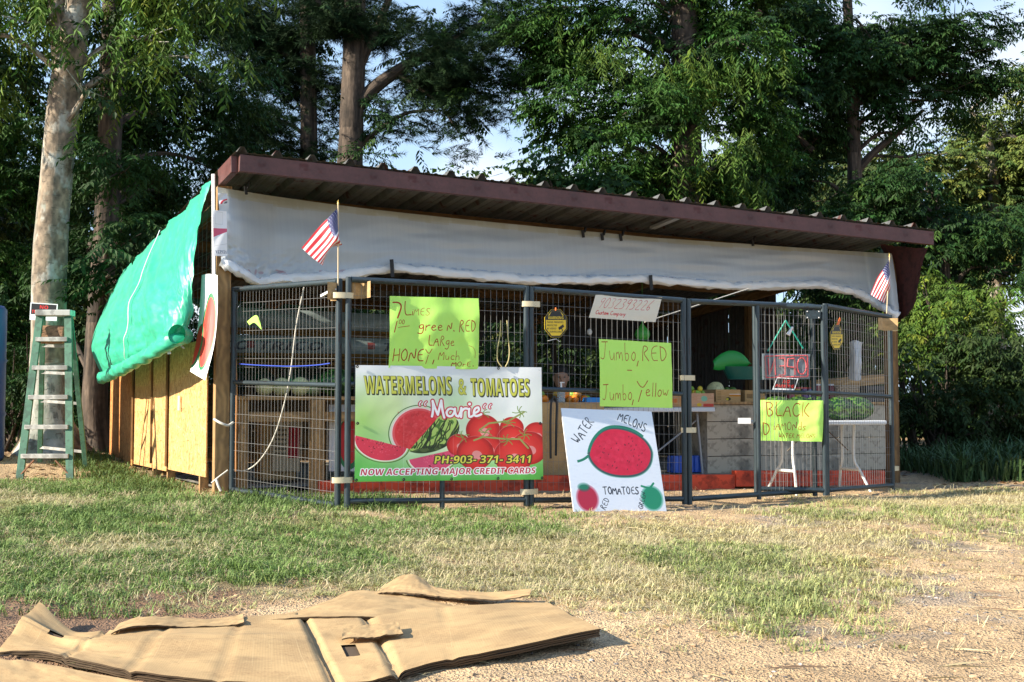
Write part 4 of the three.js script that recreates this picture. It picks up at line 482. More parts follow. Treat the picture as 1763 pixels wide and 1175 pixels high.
// ------------------------------------------------------------------ ladder and notice by the tree
{
  const gA = groundHit(33, 828), gB = groundHit(120, 826); gA.z = -12.25; gA.x = pix(33, 828, 12.25).x; gA.y = pix(33, 828, 12.25).y; const b2 = pix(120, 828, 12.2); gB.copy(b2); const tA = pix(68, 545, 12.62), tB = pix(117, 545, 12.62), hA = pix(68, 796, 13.35), hB = pix(147, 805, 13.2);
  const green = M([.055, .165, .11], .6, { map: texGrime }), alu = M([.52, .52, .5], .45, { metalness: .5, map: texGrime });
  const t = thing('step_ladder', 'green fibreglass step ladder with metal steps standing by pale tree', 'ladder', gA.clone().lerp(gB, .5)); const tA2 = tA.clone().add(V3(.01, 0, -.06)), tB2 = tB.clone().add(V3(.0, 0, -.06));
  part(t, 'front_rail', beam(gA, tA, .075, .03), green, true); part(t, 'front_rail', beam(gB, tB, .075, .03), green, true); part(t, 'rear_rail', beam(hA, tA2, .05, .026), green, true); part(t, 'rear_rail', beam(hB, tB2, .05, .026), green, true);
  for (const y of [586, 636, 687, 738, 787]) { const s = (828 - y) / (828 - 545), a = gA.clone().lerp(tA, s), b = gB.clone().lerp(tB, s); part(t, 'step', beam(a, b, .085, .045), alu, true); }
  for (const y of [594, 640, 690, 773]) { const s = (800 - y) / (800 - 545), a = hA.clone().lerp(tA2, s), b = hB.clone().lerp(tB2, s); part(t, 'rear_bar', beam(a, b, .02, .03), alu, true); }
  const c = tA.clone().lerp(tB, .5).add(V3(0, .035, -.03)); const cap = part(t, 'top_cap', box(.37, .065, .15, c.x, c.y, c.z, .01), alu, true);
  part(t, 'brace', beam(gA.clone().lerp(tA, .03), gA.clone().lerp(gB, .28).setY(pix(40, 792, 12.3).y), .02, .012), M([.24, .11, .06], .8), true); part(t, 'brace', beam(gB.clone().lerp(tB, .03), gB.clone().lerp(gA, .3).setY(pix(40, 792, 12.3).y), .02, .012), M([.24, .11, .06], .8), true);
  const p = pix(84, 578, 12.7); singleW('brown_bag', 'lumpy brown sack resting on the ladder top step', 'sack', [new RoundedBoxGeometry(.3, .19, .1, 4, .045).translate(p.x + .04, p.y + .01, p.z)], M([.30, .17, .10], .9, { map: texGrime, bumpMap: texFine, bumpScale: .01 }));
  const q = [[52, 521], [99, 524], [97, 553], [50, 551]].map(([x, y]) => pix(x, y, 14.05)); const s = slab((u, v) => bil(q, u, v), 2, 2, .004, V3(0, 0, 1)); const ns = thing('notice_sign', 'black and red NO TRESPASSING notice fixed to the pale trunk', 'sign', bil(q, .5, 1)); part(ns, 'plate', s.front, M(null, .5, { map: noTx('NO', 'TRESPASSING') }), true); part(ns, 'back', s.body, mat.white, true);
}
{ const p = groundHit(-6, 800); single('blue_barrel', 'tall blue plastic drum at the edge of the wood', 'barrel', [new THREE.LatheGeometry([[0, 0], [.34, 0], [.36, .05], [.36, .5], [.375, .53], [.36, .56], [.36, 1.1], [.375, 1.13], [.36, 1.16], [.36, 1.7], [.33, 1.74], [0, 1.74]].map(([a, b]) => new THREE.Vector2(a, b)), 28)], M([.02, .06, .22], .5), V3(pix(-40, 600, 13.6).x - .06, gy(-5.9, -13.6), -13.6)); }
// ------------------------------------------------------------------ flattened cardboard in the foreground
function cardSheet(label, front, back, { lift = () => .02, layers = 4, bed = .035, nu = 110, nv = 40, holes = [] } = {}) {
  const at = (L, t) => { const n = L.length - 1, f = clamp(t) * n, i = Math.min(n - 1, Math.floor(f)), k = f - i; const g = (j, q) => L[clamp(j, 0, n)][q]; return [cr(g(i - 1, 0), g(i, 0), g(i + 1, 0), g(i + 2, 0), k), cr(g(i - 1, 1), g(i, 1), g(i + 1, 1), g(i + 2, 1), k)]; };
  const onBed = ([x, y]) => { const r = ray(x, y); let Z = 5; for (let i = 0; i < 30; i++) { const p = pix(x, y, Z); Z = clamp(lerp(Z, (gyBase(p.x, p.z) + bed - EYE) / (r.y / -r.z), .6), 1, 60); } const p = pix(x, y, Z); return [p.x, p.z]; }; const FG = front.map(onBed), BG = back.map(onBed);
  const fn = (u, v, k = 0) => { const a = at(FG, u), b = at(BG, u); const rag = (fbm(u * 60, k * 3 + 1, 2) - .5) * .012; let x = lerp(b[0], a[0], v) + (k ? rag : 0), z = lerp(b[1], a[1], v) + (v > .5 ? (fbm(u * 40 + k * 9, k, 2) - .5) * .016 : 0) - k * .004; const y = gyBase(x, z) + lift(u, v) + (fbm(u * 7, v * 4 + 2, 2) - .5) * .012 + (fbm(u * 30, v * 16 + 7, 2) - .5) * .004 - k * .0095; return V3(x, y, z); };
  const mid = fn(.5, .5); const t = thing('cardboard_sheet', label, 'cardboard', mid, 0, undefined);
  for (let k = 0; k < layers; k++) {
    const g = surface((u, v) => fn(u, v, k), nu, nv, 2.2, 1.4), uvA = g.attributes.uv; if (holes.length && k === 0) { const id = [], ix = g.index.array; for (let i = 0; i < ix.length; i += 6) { const c = Math.floor(i / 6), a = (c % nu + .5) / nu, b = (Math.floor(c / nu) + .5) / nv; if (!holes.some(([hu, hv, ru, rv]) => Math.abs(a - hu) < ru && Math.abs(b - hv) < rv)) id.push(...ix.slice(i, i + 6)); } g.setIndex(id); g.computeVertexNormals(); }
    part(t, 'ply', g, k === 0 ? mat.card : mat.cardEdge, true);
    const edge = []; const E = (A) => { const pos = [], idx = []; A.forEach((p, i) => { pos.push(p.x, p.y - .0005, p.z, p.x, p.y - .0065, p.z - .001); if (i) idx.push(i * 2 - 2, i * 2 - 1, i * 2, i * 2, i * 2 - 1, i * 2 + 1); }); const q = new THREE.BufferGeometry(); q.setAttribute('position', new THREE.Float32BufferAttribute(pos, 3)); q.setIndex(idx); q.computeVertexNormals(); edge.push(q); };
    E(Array.from({ length: nu + 1 }, (_, i) => fn(i / nu, 1, k))); E(Array.from({ length: nv + 1 }, (_, i) => fn(1, 1 - i / nv, k))); E(Array.from({ length: nv + 1 }, (_, i) => fn(0, i / nv, k))); E(Array.from({ length: nu + 1 }, (_, i) => fn(1 - i / nu, 0, k))); part(t, 'cut_edge', edge, mat.cardEdge, true);
  }
  return t;
}
const crease = (u, c, w, d) => { const k = Math.abs(u - c) / w; return k < 1 ? -d * (1 - k) : 0; };
cardSheet('large flattened cardboard box sheet lying across the bare earth', [[-8, 1120], [70, 1124], [150, 1142], [260, 1158], [400, 1166], [580, 1168], [660, 1164], [745, 1143], [880, 1130], [1034, 1104]], [[66, 1070], [130, 1088], [200, 1084], [330, 1066], [430, 1060], [520, 1052], [610, 1048], [720, 1045], [830, 1040], [938, 1034]],
  { lift: (u, v) => .03 + .055 * smooth(.12, 0, u) * (1 - v) * 1.6 + .05 * smooth(.75, 1, u) * v + .02 * Math.sin(u * 9) * v * .5 + .025 * Math.exp(-(((v - .45) / .12) ** 2)) * (1 - smooth(.45, .6, u)) + crease(u, .17 + .03 * (1 - v), .006, .016) + crease(u, .43, .005, .014) + crease(u, .555, .006, .026) + crease(u, .68 + .02 * v, .012, .024) + crease(u, .3, .004, .008) + crease(u, .82 - .01 * v, .004, .007) + crease(v, .46, .02, .012) * (u < .56 ? 1 : 0), holes: [[.1, .42, .016, .09], [.62, .62, .016, .08]] });
cardSheet('wide cardboard sheet lying behind the larger flattened box', [[430, 1066], [520, 1064], [640, 1062], [760, 1060], [860, 1056], [936, 1050]], [[580, 1030], [600, 1020], [660, 1019], [720, 1023], [790, 1030], [925, 1039]], { lift: (u, v) => .018 + .02 * Math.sin(u * 5), layers: 2, nv: 20 });
cardSheet('narrow torn cardboard strip at the back of the cardboard pile', [[650, 1024], [720, 1026], [800, 1034], [912, 1040]], [[660, 1016], [720, 1010], [770, 1018], [915, 1030]], { lift: (u, v) => .045 + .05 * (1 - v) * Math.exp(-(((u - .25) / .2) ** 2)) + .03 * smooth(.8, 1, u), layers: 1, nv: 10 });
cardSheet('loose cardboard sheet in front of the larger flattened box', [[-60, 1200], [100, 1205], [300, 1200]], [[-60, 1134], [60, 1139], [262, 1178]], { lift: (u, v) => .012 + .02 * (1 - v), layers: 2, nv: 14, nu: 50 });
cardSheet('small torn cardboard flap lying on the large sheet', [[588, 1097], [640, 1094], [694, 1089]], [[590, 1083], [640, 1078], [684, 1074]], { lift: (u, v) => .052 + .012 * (1 - v), bed: .058, layers: 1, nu: 24, nv: 8 });
cardSheet('long narrow cardboard strip folded over behind the large sheet', [[190, 1088], [300, 1076], [420, 1068]], [[205, 1072], [310, 1062], [418, 1054]], { lift: (u, v) => .045 + .015 * Math.sin(u * 6), bed: .05, layers: 1, nu: 40, nv: 10 });

// ------------------------------------------------------------------ goods inside the stand
const inAxes = (u, v, y) => [B(u, v, y), AL];
const uAt = (px, v, py = 690) => uOf(onFrontV(px, py, v));
function onFrontV(px, py, v) { return hit(px, py, B(0, v), N); }
function melonTex(kind) { return dataTex(256, 128, (u, v) => { if (kind === 'pale') { const k = .92 + .2 * (tfbm(u, v, 10, 5) - .5) - .12 * smooth(.6, .75, tfbm(u, v, 24, 9, 3)); return [218 * k, 214 * k, 158 * k]; } if (kind === 'dark') { const k = .8 + .5 * (tfbm(u, v, 12, 7) - .5); return [22 * k, 40 * k, 22 * k]; } const s = Math.sin(u * 6.283 * 10 + 3.2 * (tfbm(u, v, 14, 3) - .5) * 4); const t = smooth(-.1, .5, s + (tfbm(u, v, 30, 8) - .5)); return [lerp(26, 84, t), lerp(56, 122, t), lerp(24, 48, t)]; }); }
const mPale = M(null, .5, { map: melonTex('pale') }), mDark = M(null, .35, { map: melonTex('dark') }), mStripe = M(null, .35, { map: melonTex('stripe') });
function melonGeo(r, L, seed) { const g = new THREE.SphereGeometry(1, 28, 18); const p = g.attributes.position; for (let i = 0; i < p.count; i++) { const x = p.getX(i), y = p.getY(i), z = p.getZ(i); const n = 1 + (fbm(x * 1.5 + seed, y * 1.5, 2, z * 1.5 + 9) - .5) * .08; p.setXYZ(i, x * r * n, y * L * n, z * r * n * .98); } g.computeVertexNormals(); return g; }
function melon(name, label, r, L, m, p, rot, group, seed = 1) {
  const t = thing(name, label, 'melon', p, rot, group); const lay = L > r * 1.15; const body = melonGeo(r, L, seed); if (lay) body.rotateZ(Math.PI / 2); else body.rotateX(1.1); body.translate(0, r * .97, 0); const rind = part(t, 'rind', body, m); const s = lay ? V3(L * .99, r * .97, 0) : V3(0, r * 1.4, r * .85); part(rind, 'stem', new THREE.CylinderGeometry(.006, .012, .02, 8).translate(s.x, s.y, s.z), M([.16, .13, .07], .9)); return t;
}
// left counter of planks
{
  const u1 = 2.15, y = .895; const t = thing('plank_counter', 'rough plank counter behind the angled fence panel, carrying melons', 'counter', B(.15, .1, .08));
  for (let k = 0; k < 4; k++) part(t, 'top_plank', beam(B(.12, .14 + k * .2, y), B(u1, .14 + k * .2, y), .19, .035), k % 2 ? mat.oldWood : mat.wood, true);
  part(t, 'front_rail', beam(B(.14, .1, y - .17), B(u1, .1, y - .17), .035, .09), mat.wood, true);
  for (const [u, v, w] of [[.92, .07, .13], [.25, .12, .09], [2.1, .07, .1], [.25, .8, .09], [1.2, .8, .09], [2.1, .8, .09]]) { const p = B(u, v); part(t, 'leg', box(w, y - .03, .09, 0, 0, 0, .004).rotateY(AL).translate(p.x, (y - .03) / 2 + .015, p.z), v > .5 ? mat.oldWood : mat.wood, true); }
  [455, 484, 516, 541].forEach((px, i) => { const r = .082 + (i % 3) * .004, p = onFrontV(px, 683, .16 + (i === 3 ? .2 : 0)); melon('honeydew_melon', 'pale round melon in the row of four on the plank counter', r, r * 1.05, mPale, V3(p.x, y + .02, p.z), AL + i, 'pale melons on the plank counter', i); });
  [0, 1, 2, 3, 4, 5].forEach((i) => melon('dark_watermelon', 'dark green watermelon in the row behind the pale melons', .125, .19, mDark, B(.3 + i * .3, .62 + (i % 2) * .05, y + .018), AL + 1.2 + i * .5, 'dark melons at the back of the plank counter', i + 9));
  melon('striped_watermelon', 'striped green watermelon beside the pale melons on the counter', .135, .2, mStripe, B(1.18, .3, y + .018), AL + .5, undefined, 21); melon('striped_watermelon', 'striped watermelon behind the left end of the banner', .135, .2, mStripe, B(1.62, .3, y + .018), AL + 1.4, undefined, 23);
  const tx = canvasTex(256, 256, (x, w, h) => { x.fillStyle = '#cfd3d8'; x.fillRect(0, 0, w, h); x.fillStyle = '#2c7a4e'; x.beginPath(); x.ellipse(150, 150, 90, 100, 0, 0, 7); x.fill(); x.fillStyle = '#c02a2e'; x.beginPath(); x.ellipse(150, 140, 78, 88, 0, 0, 7); x.fill(); x.fillStyle = '#333'; x.font = 'bold 40px sans-serif'; x.fillText('A', 205, 44); });
  const q = [[566, 697], [625, 697], [625, 812], [566, 812]].map(([a, b]) => onFrontV(a, b, .18)); const s = slab((a, b) => bil(q, a, b), 2, 2, .01, N), bd = thing('stored_board', 'white board painted with a red melon stored under the counter', 'sign', bil(q, .5, 1)); part(bd, 'painted_face', s.front, M(null, .6, { map: tx }), true); part(bd, 'board', s.body, mat.white, true);
  const q2 = [[470, 725], [520, 727], [516, 812], [468, 812]].map(([a, b]) => onFrontV(a, b, .55)); const s2 = slab((a, b) => bil(q2, a, b), 2, 2, .01, N); const bx = thing('melon_carton', 'printed carton with a red panel in the shade under the counter', 'carton', bil(q2, .5, 1)); part(bx, 'face', s2.front, M(null, .8, { map: canvasTex(128, 192, (x, w, h) => { x.fillStyle = '#b9a98d'; x.fillRect(0, 0, w, h); x.fillStyle = '#a3232a'; x.fillRect(70, 20, 50, 120); x.fillStyle = '#6b5f4a'; for (let i = 0; i < 6; i++) x.fillRect(10, 30 + i * 18, 50, 8); }) }), true); const bp = B(.75, .78, .11); part(bx, 'box', box(.34, .6, .35, 0, .3, 0).rotateY(AL).translate(bp.x, bp.y, bp.z), mat.card, true);
}
// wrapped bundles on the back boards, seen through the angled panel
{
  const band = (px, v, label, text) => { const q = px.map(([x, y]) => onFrontV(x, y, v)); const tx = canvasTex(1024, 160, (x, w, h) => { x.fillStyle = '#9aa5a4'; x.fillRect(0, 0, w, h); const r = rng(12); for (let i = 0; i < 200; i++) { x.globalAlpha = .08; x.fillStyle = r() < .5 ? '#d5dcda' : '#5d6a6a'; x.fillRect(r() * w, r() * h, 20 + r() * 120, 3 + r() * 12); } x.globalAlpha = .9; if (text) { x.fillStyle = '#2b3440'; x.font = 'italic bold 100px sans-serif'; x.fillText('TRICO', 150, 125); x.fillText('CO', -20, 125); x.fillText('TRICO', 720, 125); x.fillStyle = '#9c4440'; x.fillRect(112, 50, 30, 60); x.fillRect(660, 50, 34, 60); } }); const c = bil(q, .5, 1); const t = thing('wrapped_bundle', label, 'bundle', c);
    const f = (a, b) => bil(q, a, b).addScaledVector(N, .05 * Math.sin(b * 3.14) + .03 * (fbm(a * 14, b * 3, 3) - .5)); part(t, 'wrap', surface(f, 60, 10), MP([.85, .9, .9], .4, { map: tx }), true); const q2 = bil(q, .5, .5); };
  band([[380, 528], [760, 546], [760, 582], [380, 567]], 2.3, 'grey plastic wrapped lumber bundle, upper one inside the stand');
  band([[380, 576], [760, 583], [760, 613], [380, 609]], 2.25, 'grey plastic wrapped lumber bundle with dark lettering inside the stand', true);
  const slat = (a, b, v) => { const p = onFrontV(...a, v), q = onFrontV(...b, v); return beam(p, q, .03, .035); };
  const rk = thing('yellow_slat_rack', 'rack of weathered yellow slats under the wrapped bundles', 'rack', onFrontV(560, 640, 2.3)); for (const [y0, y1] of [[566, 577], [572, 583], [610, 614], [618, 621], [626, 628]]) part(rk, 'slat', slat([380, y0], [760, y1], 2.24), M([.42, .37, .17], .9, { map: texWood }), true); for (const px of [385, 570, 755]) part(rk, 'upright', beam(onFrontV(px, 520, 2.34), onFrontV(px, 790, 2.34), .06, .06), mat.darkWood, true);
}
// cardboard bin with fruit and a bottle of hand gel
{
  const p0 = onFrontV(930, 830, .2), p1 = onFrontV(1040, 830, .2), top = onFrontV(980, 693, .2).y, w = p0.distanceTo(p1), c = p0.clone().lerp(p1, .5).addScaledVector(N, -.35), yb = .09;
  const t = thing('fruit_bin', 'tall plain cardboard bin topped with oranges and mangoes', 'bin', V3(c.x, yb, c.z), AL); part(t, 'front', box(w, top - yb, .012, 0, (top - yb) / 2, .35), mat.card); part(t, 'back', box(w, top - yb, .012, 0, (top - yb) / 2, -.35), mat.card); for (const s of [-1, 1]) part(t, 'side', box(.012, top - yb, .686, s * (w / 2 - .006), (top - yb) / 2, 0), mat.card); part(t, 'tray', box(w - .03, .02, .66, 0, top - yb - .02, 0), mat.card);
  const r = rng(31), mMango = M([.62, .26, .04], .45), mGreen = M([.22, .42, .06], .45), mOr = M([.80, .24, .02], .5); for (let i = 0; i < 16; i++) { const g = melonGeo(.043, .055, i).rotateZ(1.3).translate(0, .04, 0); const kind = i % 3; singleFruit(['orange', 'mango', 'green_mango'][kind], ['orange fruit among the heap on the cardboard bin', 'golden mango among the heap on the cardboard bin', 'green mango among the heap on the cardboard bin'][kind], g, [mOr, mMango, mGreen][kind], V3(c.x, top - .01 + (i > 9 ? .055 : 0), c.z).addScaledVector(U, (r() - .5) * w * .8).addScaledVector(N, .3 - r() * .25), r() * 6, 'fruit heaped on the bin'); }
  const b = onFrontV(972, 690, .12); const bo = thing('gel_bottle', 'clear pump bottle of hand gel standing beside the fruit', 'bottle', V3(b.x, top - .005, b.z).addScaledVector(N, -.08), AL); part(bo, 'bottle', new THREE.LatheGeometry([[0, 0], [.04, 0], [.042, .01], [.042, .11], [.02, .15], [.012, .16]].map(([a, h]) => new THREE.Vector2(a, h)), 20), MP([.75, .85, .92], .1, { transmission: .75, thickness: 0 })); part(bo, 'pump', merge([new THREE.CylinderGeometry(.008, .013, .05, 10).translate(0, .18, 0), box(.05, .012, .014, .012, .205, 0)]), mat.white);
  const cl = [[1000, 687], [1040, 687], [1040, 697], [1000, 697]].map(([x, y]) => onFrontV(x, y, .15)); singleW('blue_tray', 'blue plastic tray with a folded white bag on it', 'tray', [box(.42, .06, .3, 0, .03, 0, .01).rotateY(AL).translate(cl[0].x + .2, top - .01, cl[0].z - .3)], M([.02, .22, .62], .5));
}
function singleFruit(name, label, g, m, p, rot, group) { return single(name, label, 'fruit', g, m, p, rot, group); }
// white trestle table with cartons of limes and mangoes
const carton = (label, px, py, v, w, h, d, tint, print) => {
  const p = onFrontV(px, py, v); const t = thing('fruit_carton', label, 'carton', p.clone().addScaledVector(N, -d / 2), AL); const tx = canvasTex(256, 128, (x, W2, H2) => { x.fillStyle = tint; x.fillRect(0, 0, W2, H2); const r = rng(px); for (let i = 0; i < 60; i++) { x.globalAlpha = .1; x.fillStyle = r() < .5 ? '#fff' : '#6d5030'; x.fillRect(r() * W2, r() * H2, r() * 60, 2 + r() * 6); } x.globalAlpha = 1; print(x, W2, H2); });
  part(t, 'front', new THREE.PlaneGeometry(w, h).translate(0, h / 2, d / 2 + .003), M(null, .8, { map: tx })); part(t, 'wall', merge([box(w, h, .008, 0, h / 2, d / 2 - .004), box(w, h, .008, 0, h / 2, -d / 2 + .004), box(.008, h, d - .018, w / 2 - .004, h / 2, 0), box(.008, h, d - .018, -w / 2 + .004, h / 2, 0)]), mat.card); part(t, 'bottom', box(w - .02, .008, d - .02, 0, .006, 0), mat.card); return { t, p, top: p.y + h };
};
{
  const a = onFrontV(1036, 706, .3), b = onFrontV(1232, 706, .3), y = a.y, w = a.distanceTo(b), c = a.clone().lerp(b, .5).addScaledVector(N, -.34); const t = thing('trestle_table', 'white topped trestle table holding fruit cartons inside the gateway', 'table', V3(c.x, .085, c.z), AL); part(t, 'top', box(w, .05, .68, 0, y - .085, 0, .012), M([.66, .69, .73], .5)); for (const sx of [-1, 1]) for (const sz of [-1, 1]) part(t, 'leg', rod(V3(sx * (w / 2 - .12), 0, sz * .26), V3(sx * (w / 2 - .16), y - .12, sz * .22), .014, 8), M([.3, .31, .33], .4, { metalness: .5 })); part(t, 'brace', rod(V3(w / 2 - .15, y - .2, .2), V3(-.1, .15, .2), .01, 6), M([.3, .31, .33], .4));
  const top = y + .027; const r = rng(9); const lime = M([.24, .42, .04], .45), lem = M([.62, .5, .04], .45), mng = M([.5, .22, .04], .5);
  const k1 = carton('open fruit carton on the white table, heaped with limes and lemons', 1209, 703, .34, .30, .15, .36, '#c69a78', (x) => { x.fillStyle = '#7fb79a'; x.beginPath(); x.ellipse(150, 50, 34, 26, 0, 0, 7); x.fill(); x.fillStyle = '#c9483a'; x.fillRect(140, 96, 110, 28); x.fillStyle = '#d9b32a'; x.beginPath(); x.ellipse(96, 106, 26, 15, 0, 0, 7); x.fill(); });
  k1.t.position.y = top; const k2 = carton('open fruit carton on the white table behind the fence post', 1155, 703, .34, .30, .13, .36, '#b98a58', (x) => { x.fillStyle = '#c26a32'; x.fillRect(40, 40, 150, 40); }); k2.t.position.y = top;
  for (let i = 0; i < 22; i++) { const g = melonGeo(.028, .032, i).translate(0, .028, 0), k = i % 3, left = i < 14; singleFruit(k === 0 ? 'lemon' : k === 1 ? 'lime' : 'mango', ['yellow lemon heaped in the cartons on the white table', 'green lime heaped in the cartons on the white table', 'brown red mango heaped in the cartons on the white table'][k], g, [lem, lime, mng][k], (left ? k1 : k2).t.position.clone().add(V3(0, .105 + (i % 7 > 4 ? .045 : 0) + (left ? .02 : 0), 0)).addScaledVector(U, (r() - .5) * .2).addScaledVector(N, (r() - .4) * .26), r() * 6, 'fruit in the cartons on the white table'); }
  // bottled water on the slab below
  for (let i = 0; i < 2; i++) { const p = onFrontV(1172 + i * 26, 818, .62); const wt = thing('water_pack', i ? 'blue wrapped pack of water bottles next to the grey counter' : 'blue wrapped pack of water bottles under the white table', 'bottles', V3(p.x, .09, p.z), AL, undefined); for (let q = 0; q < 12; q++) part(wt, 'bottle', new THREE.CylinderGeometry(.03, .032, .18, 10).translate((q % 4 - 1.5) * .064, .1, (Math.floor(q / 4) - 1) * .064), MP([.05, .14, .6], .15)); }
}
// grey boarded counter behind the gate
const cTop = onFrontV(1250, 692, .42).y;
{
  const a = onFrontV(1218, 760, .42), b = onFrontV(1530, 760, .42), w = a.distanceTo(b), t = thing('grey_counter', 'counter faced with wide grey boards behind the gate and gateway', 'counter', V3(a.x, .085, a.z), AL), hb = (cTop - .085 - .03) / 4; const m = M([.47, .42, .34], .75, { map: texGrime });
  for (let k = 0; k < 4; k++) for (const [x0, x1] of [[0, w * .52], [w * .52 + .003, w]]) part(t, 'board', box(x1 - x0, hb - .007, .02, (x0 + x1) / 2, hb * (k + .5), -.01, .002), m); part(t, 'end_panel', box(.02, cTop - .12, .6, .01, (cTop - .12) / 2, -.32), m); part(t, 'top', box(w + .04, .03, .68, w / 2, cTop - .1, -.31, .004), mat.wood);
  const k = carton('long avocado carton with a yellow stripe on the grey counter', 1254, 690, .5, .32, .135, .3, '#bf9560', (x) => { x.fillStyle = '#c97f22'; x.fillRect(140, 52, 116, 20); x.fillStyle = '#eee'; x.fillRect(140, 46, 116, 5); x.fillStyle = '#3c3a24'; x.beginPath(); x.ellipse(128, 98, 26, 18, 0, 0, 7); x.fill(); x.fillStyle = '#d9c43a'; x.beginPath(); x.ellipse(118, 100, 14, 12, 0, 0, 7); x.fill(); x.fillStyle = '#8a6a40'; for (let i = 0; i < 6; i++) x.fillRect(14, 20 + i * 16, 40, 6); }); k.t.position.y = cTop - .001; melon('honeydew_melon', 'pale melon sitting in the avocado carton on the grey counter', .1, .104, mPale, k.t.position.clone().add(V3(-.06, .03, 0)), AL, undefined, 4);
  for (let i = 0; i < 3; i++) single('avocado', 'green avocado lying in the carton on the grey counter', 'fruit', melonGeo(.035, .052, i).rotateZ(1.4).translate(0, .1 + .03, 0), M([.08, .17, .03], .5), k.t.position.clone().addScaledVector(U, .04 + i * .05).addScaledVector(N, -.04 + i * .03), AL + i, 'avocados in the carton');
  const k3 = carton('brown carton beside the avocado carton, behind the gate post', 1300, 690, .5, .26, .13, .3, '#b8915c', (x) => { x.fillStyle = '#8a6a40'; x.fillRect(20, 40, 80, 50); x.fillStyle = '#c9a22a'; x.fillRect(130, 84, 126, 30); }); k3.t.position.y = cTop - .001;
  // jars, basket and crate further along
  for (let i = 0; i < 7; i++) { const p = onFrontV(1362 + i * 11.5, 690, .62); const dark = i > 3; const j = thing('preserve_jar', ['red and blue labelled jar', 'yellow labelled jar', 'purple jar', 'striped label jar', 'dark red jar of syrup', 'dark red jar with pale lid', 'dark red jar with loop handle'][i] + ' in the row on the grey counter', 'jar', V3(p.x, cTop, p.z), AL, 'jars on the grey counter'); const h = dark ? .19 : .15; const glass = part(j, 'glass', new THREE.LatheGeometry([[0, 0], [.04, 0], [.044, .012], [.044, h - .04], [.034, h - .015], [.034, h]].map(([a2, b2]) => new THREE.Vector2(a2, b2)), 18), M([[.3, .05, .08], [.5, .4, .05], [.15, .06, .2], [.2, .22, .4], [.16, .02, .02], [.16, .02, .02], [.14, .018, .02]][i], .25)); part(glass, 'lid', new THREE.CylinderGeometry(.037, .037, .018, 18).translate(0, h + .009, 0), M(dark ? [.55, .57, .6] : [.5, .06, .06], .4)); }
  { const p = onFrontV(1457, 690, .62), t2 = thing('wicker_basket', 'pale woven basket on the grey counter beside dark jars', 'basket', V3(p.x, cTop, p.z), AL); const ring = []; for (let k4 = 0; k4 < 10; k4++) { const pts = []; for (let i = 0; i < 33; i++) { const a4 = i / 32 * 6.2832, rr = .115 + .01 * k4 / 10 + .006 * ((i + k4) % 2 ? 1 : -1); pts.push(V3(Math.cos(a4) * rr * 1.25, .012 + k4 * .019, Math.sin(a4) * rr)); } ring.push(tube(pts, .009, 5, 64)); } part(t2, 'weave', merge(ring), M([.42, .33, .24], .85)); part(t2, 'base', new THREE.CylinderGeometry(.12, .115, .012, 20).scale(1.25, 1, 1).translate(0, .006, 0), M([.36, .27, .18], .85)); }
  { const p = onFrontV(1497, 690, .62), t2 = thing('dark_crate', 'dark slatted plastic crate at the end of grey counter', 'crate', V3(p.x, cTop, p.z), AL); const bars = []; for (let k4 = 0; k4 < 3; k4++) for (const sz of [-1, 1]) bars.push(box(.3, .05, .01, 0, .03 + k4 * .065, sz * .14)); for (let k4 = 0; k4 < 3; k4++) for (const sx of [-1, 1]) bars.push(box(.01, .05, .27, sx * .15, .03 + k4 * .065, 0)); for (const b3 of bars) part(t2, 'slat', b3, M([.03, .035, .045], .6)); for (const sx of [-1, 1]) for (const sz of [-1, 1]) part(t2, 'corner', box(.022, .19, .022, sx * .15, .095, sz * .14), M([.03, .035, .045], .6)); }
  singleW('cross_plank', 'bare plank rail across the open end of the stand', 'plank', [beam(onFrontV(1395, 664, 1.1), onFrontV(1532, 652, 1.1), .03, .12)], mat.wood);
  { const C = [[onFrontV(1464, 590, .7), onFrontV(1473, 586, .66), onFrontV(1484, 590, .7)], [onFrontV(1463, 620, .72), onFrontV(1473, 618, .6), onFrontV(1483, 622, .7)], [onFrontV(1462, 652, .72), onFrontV(1473, 656, .62), onFrontV(1482, 655, .7)]]; singleW('plastic_bag', 'clear plastic bag hanging over the cross plank', 'bag', [surface((u, v) => ctrlPoint(C, u, v).addScaledVector(N, (fbm(u * 12, v * 5, 3) - .5) * .06), 24, 24)], MP([.75, .78, .82], .25, { transmission: .3, thickness: 0 })); }
  // green plastic scoop and trough standing on the cartons
  { const p = onFrontV(1280, 656, .8); const t2 = thing('green_trough', 'dark green plastic trough with a raised scoop behind the cartons', 'trough', p, AL); const g = new THREE.CylinderGeometry(.16, .12, .14, 28, 1, true).scale(2.1, 1, .9).translate(.05, .09, 0); part(t2, 'trough', merge([g, new THREE.CylinderGeometry(.12, .12, .01, 28).scale(2.1, 1, .9).translate(.05, .02, 0)]), M([.01, .12, .09], .4)); const lf = surface((a2, b2) => { const ang = (b2 - .5) * 2.2, w2 = .11 * Math.sqrt(Math.max(0, 1 - (2 * a2 - .92) ** 2)) + .006; return V3(-.42 + a2 * .5, .17 + .07 * Math.sin(a2 * 2.8) + Math.sin(ang) * w2, .05 * Math.cos(ang)); }, 24, 12); part(t2, 'scoop', lf, M([.015, .30, .05], .4)); }
}
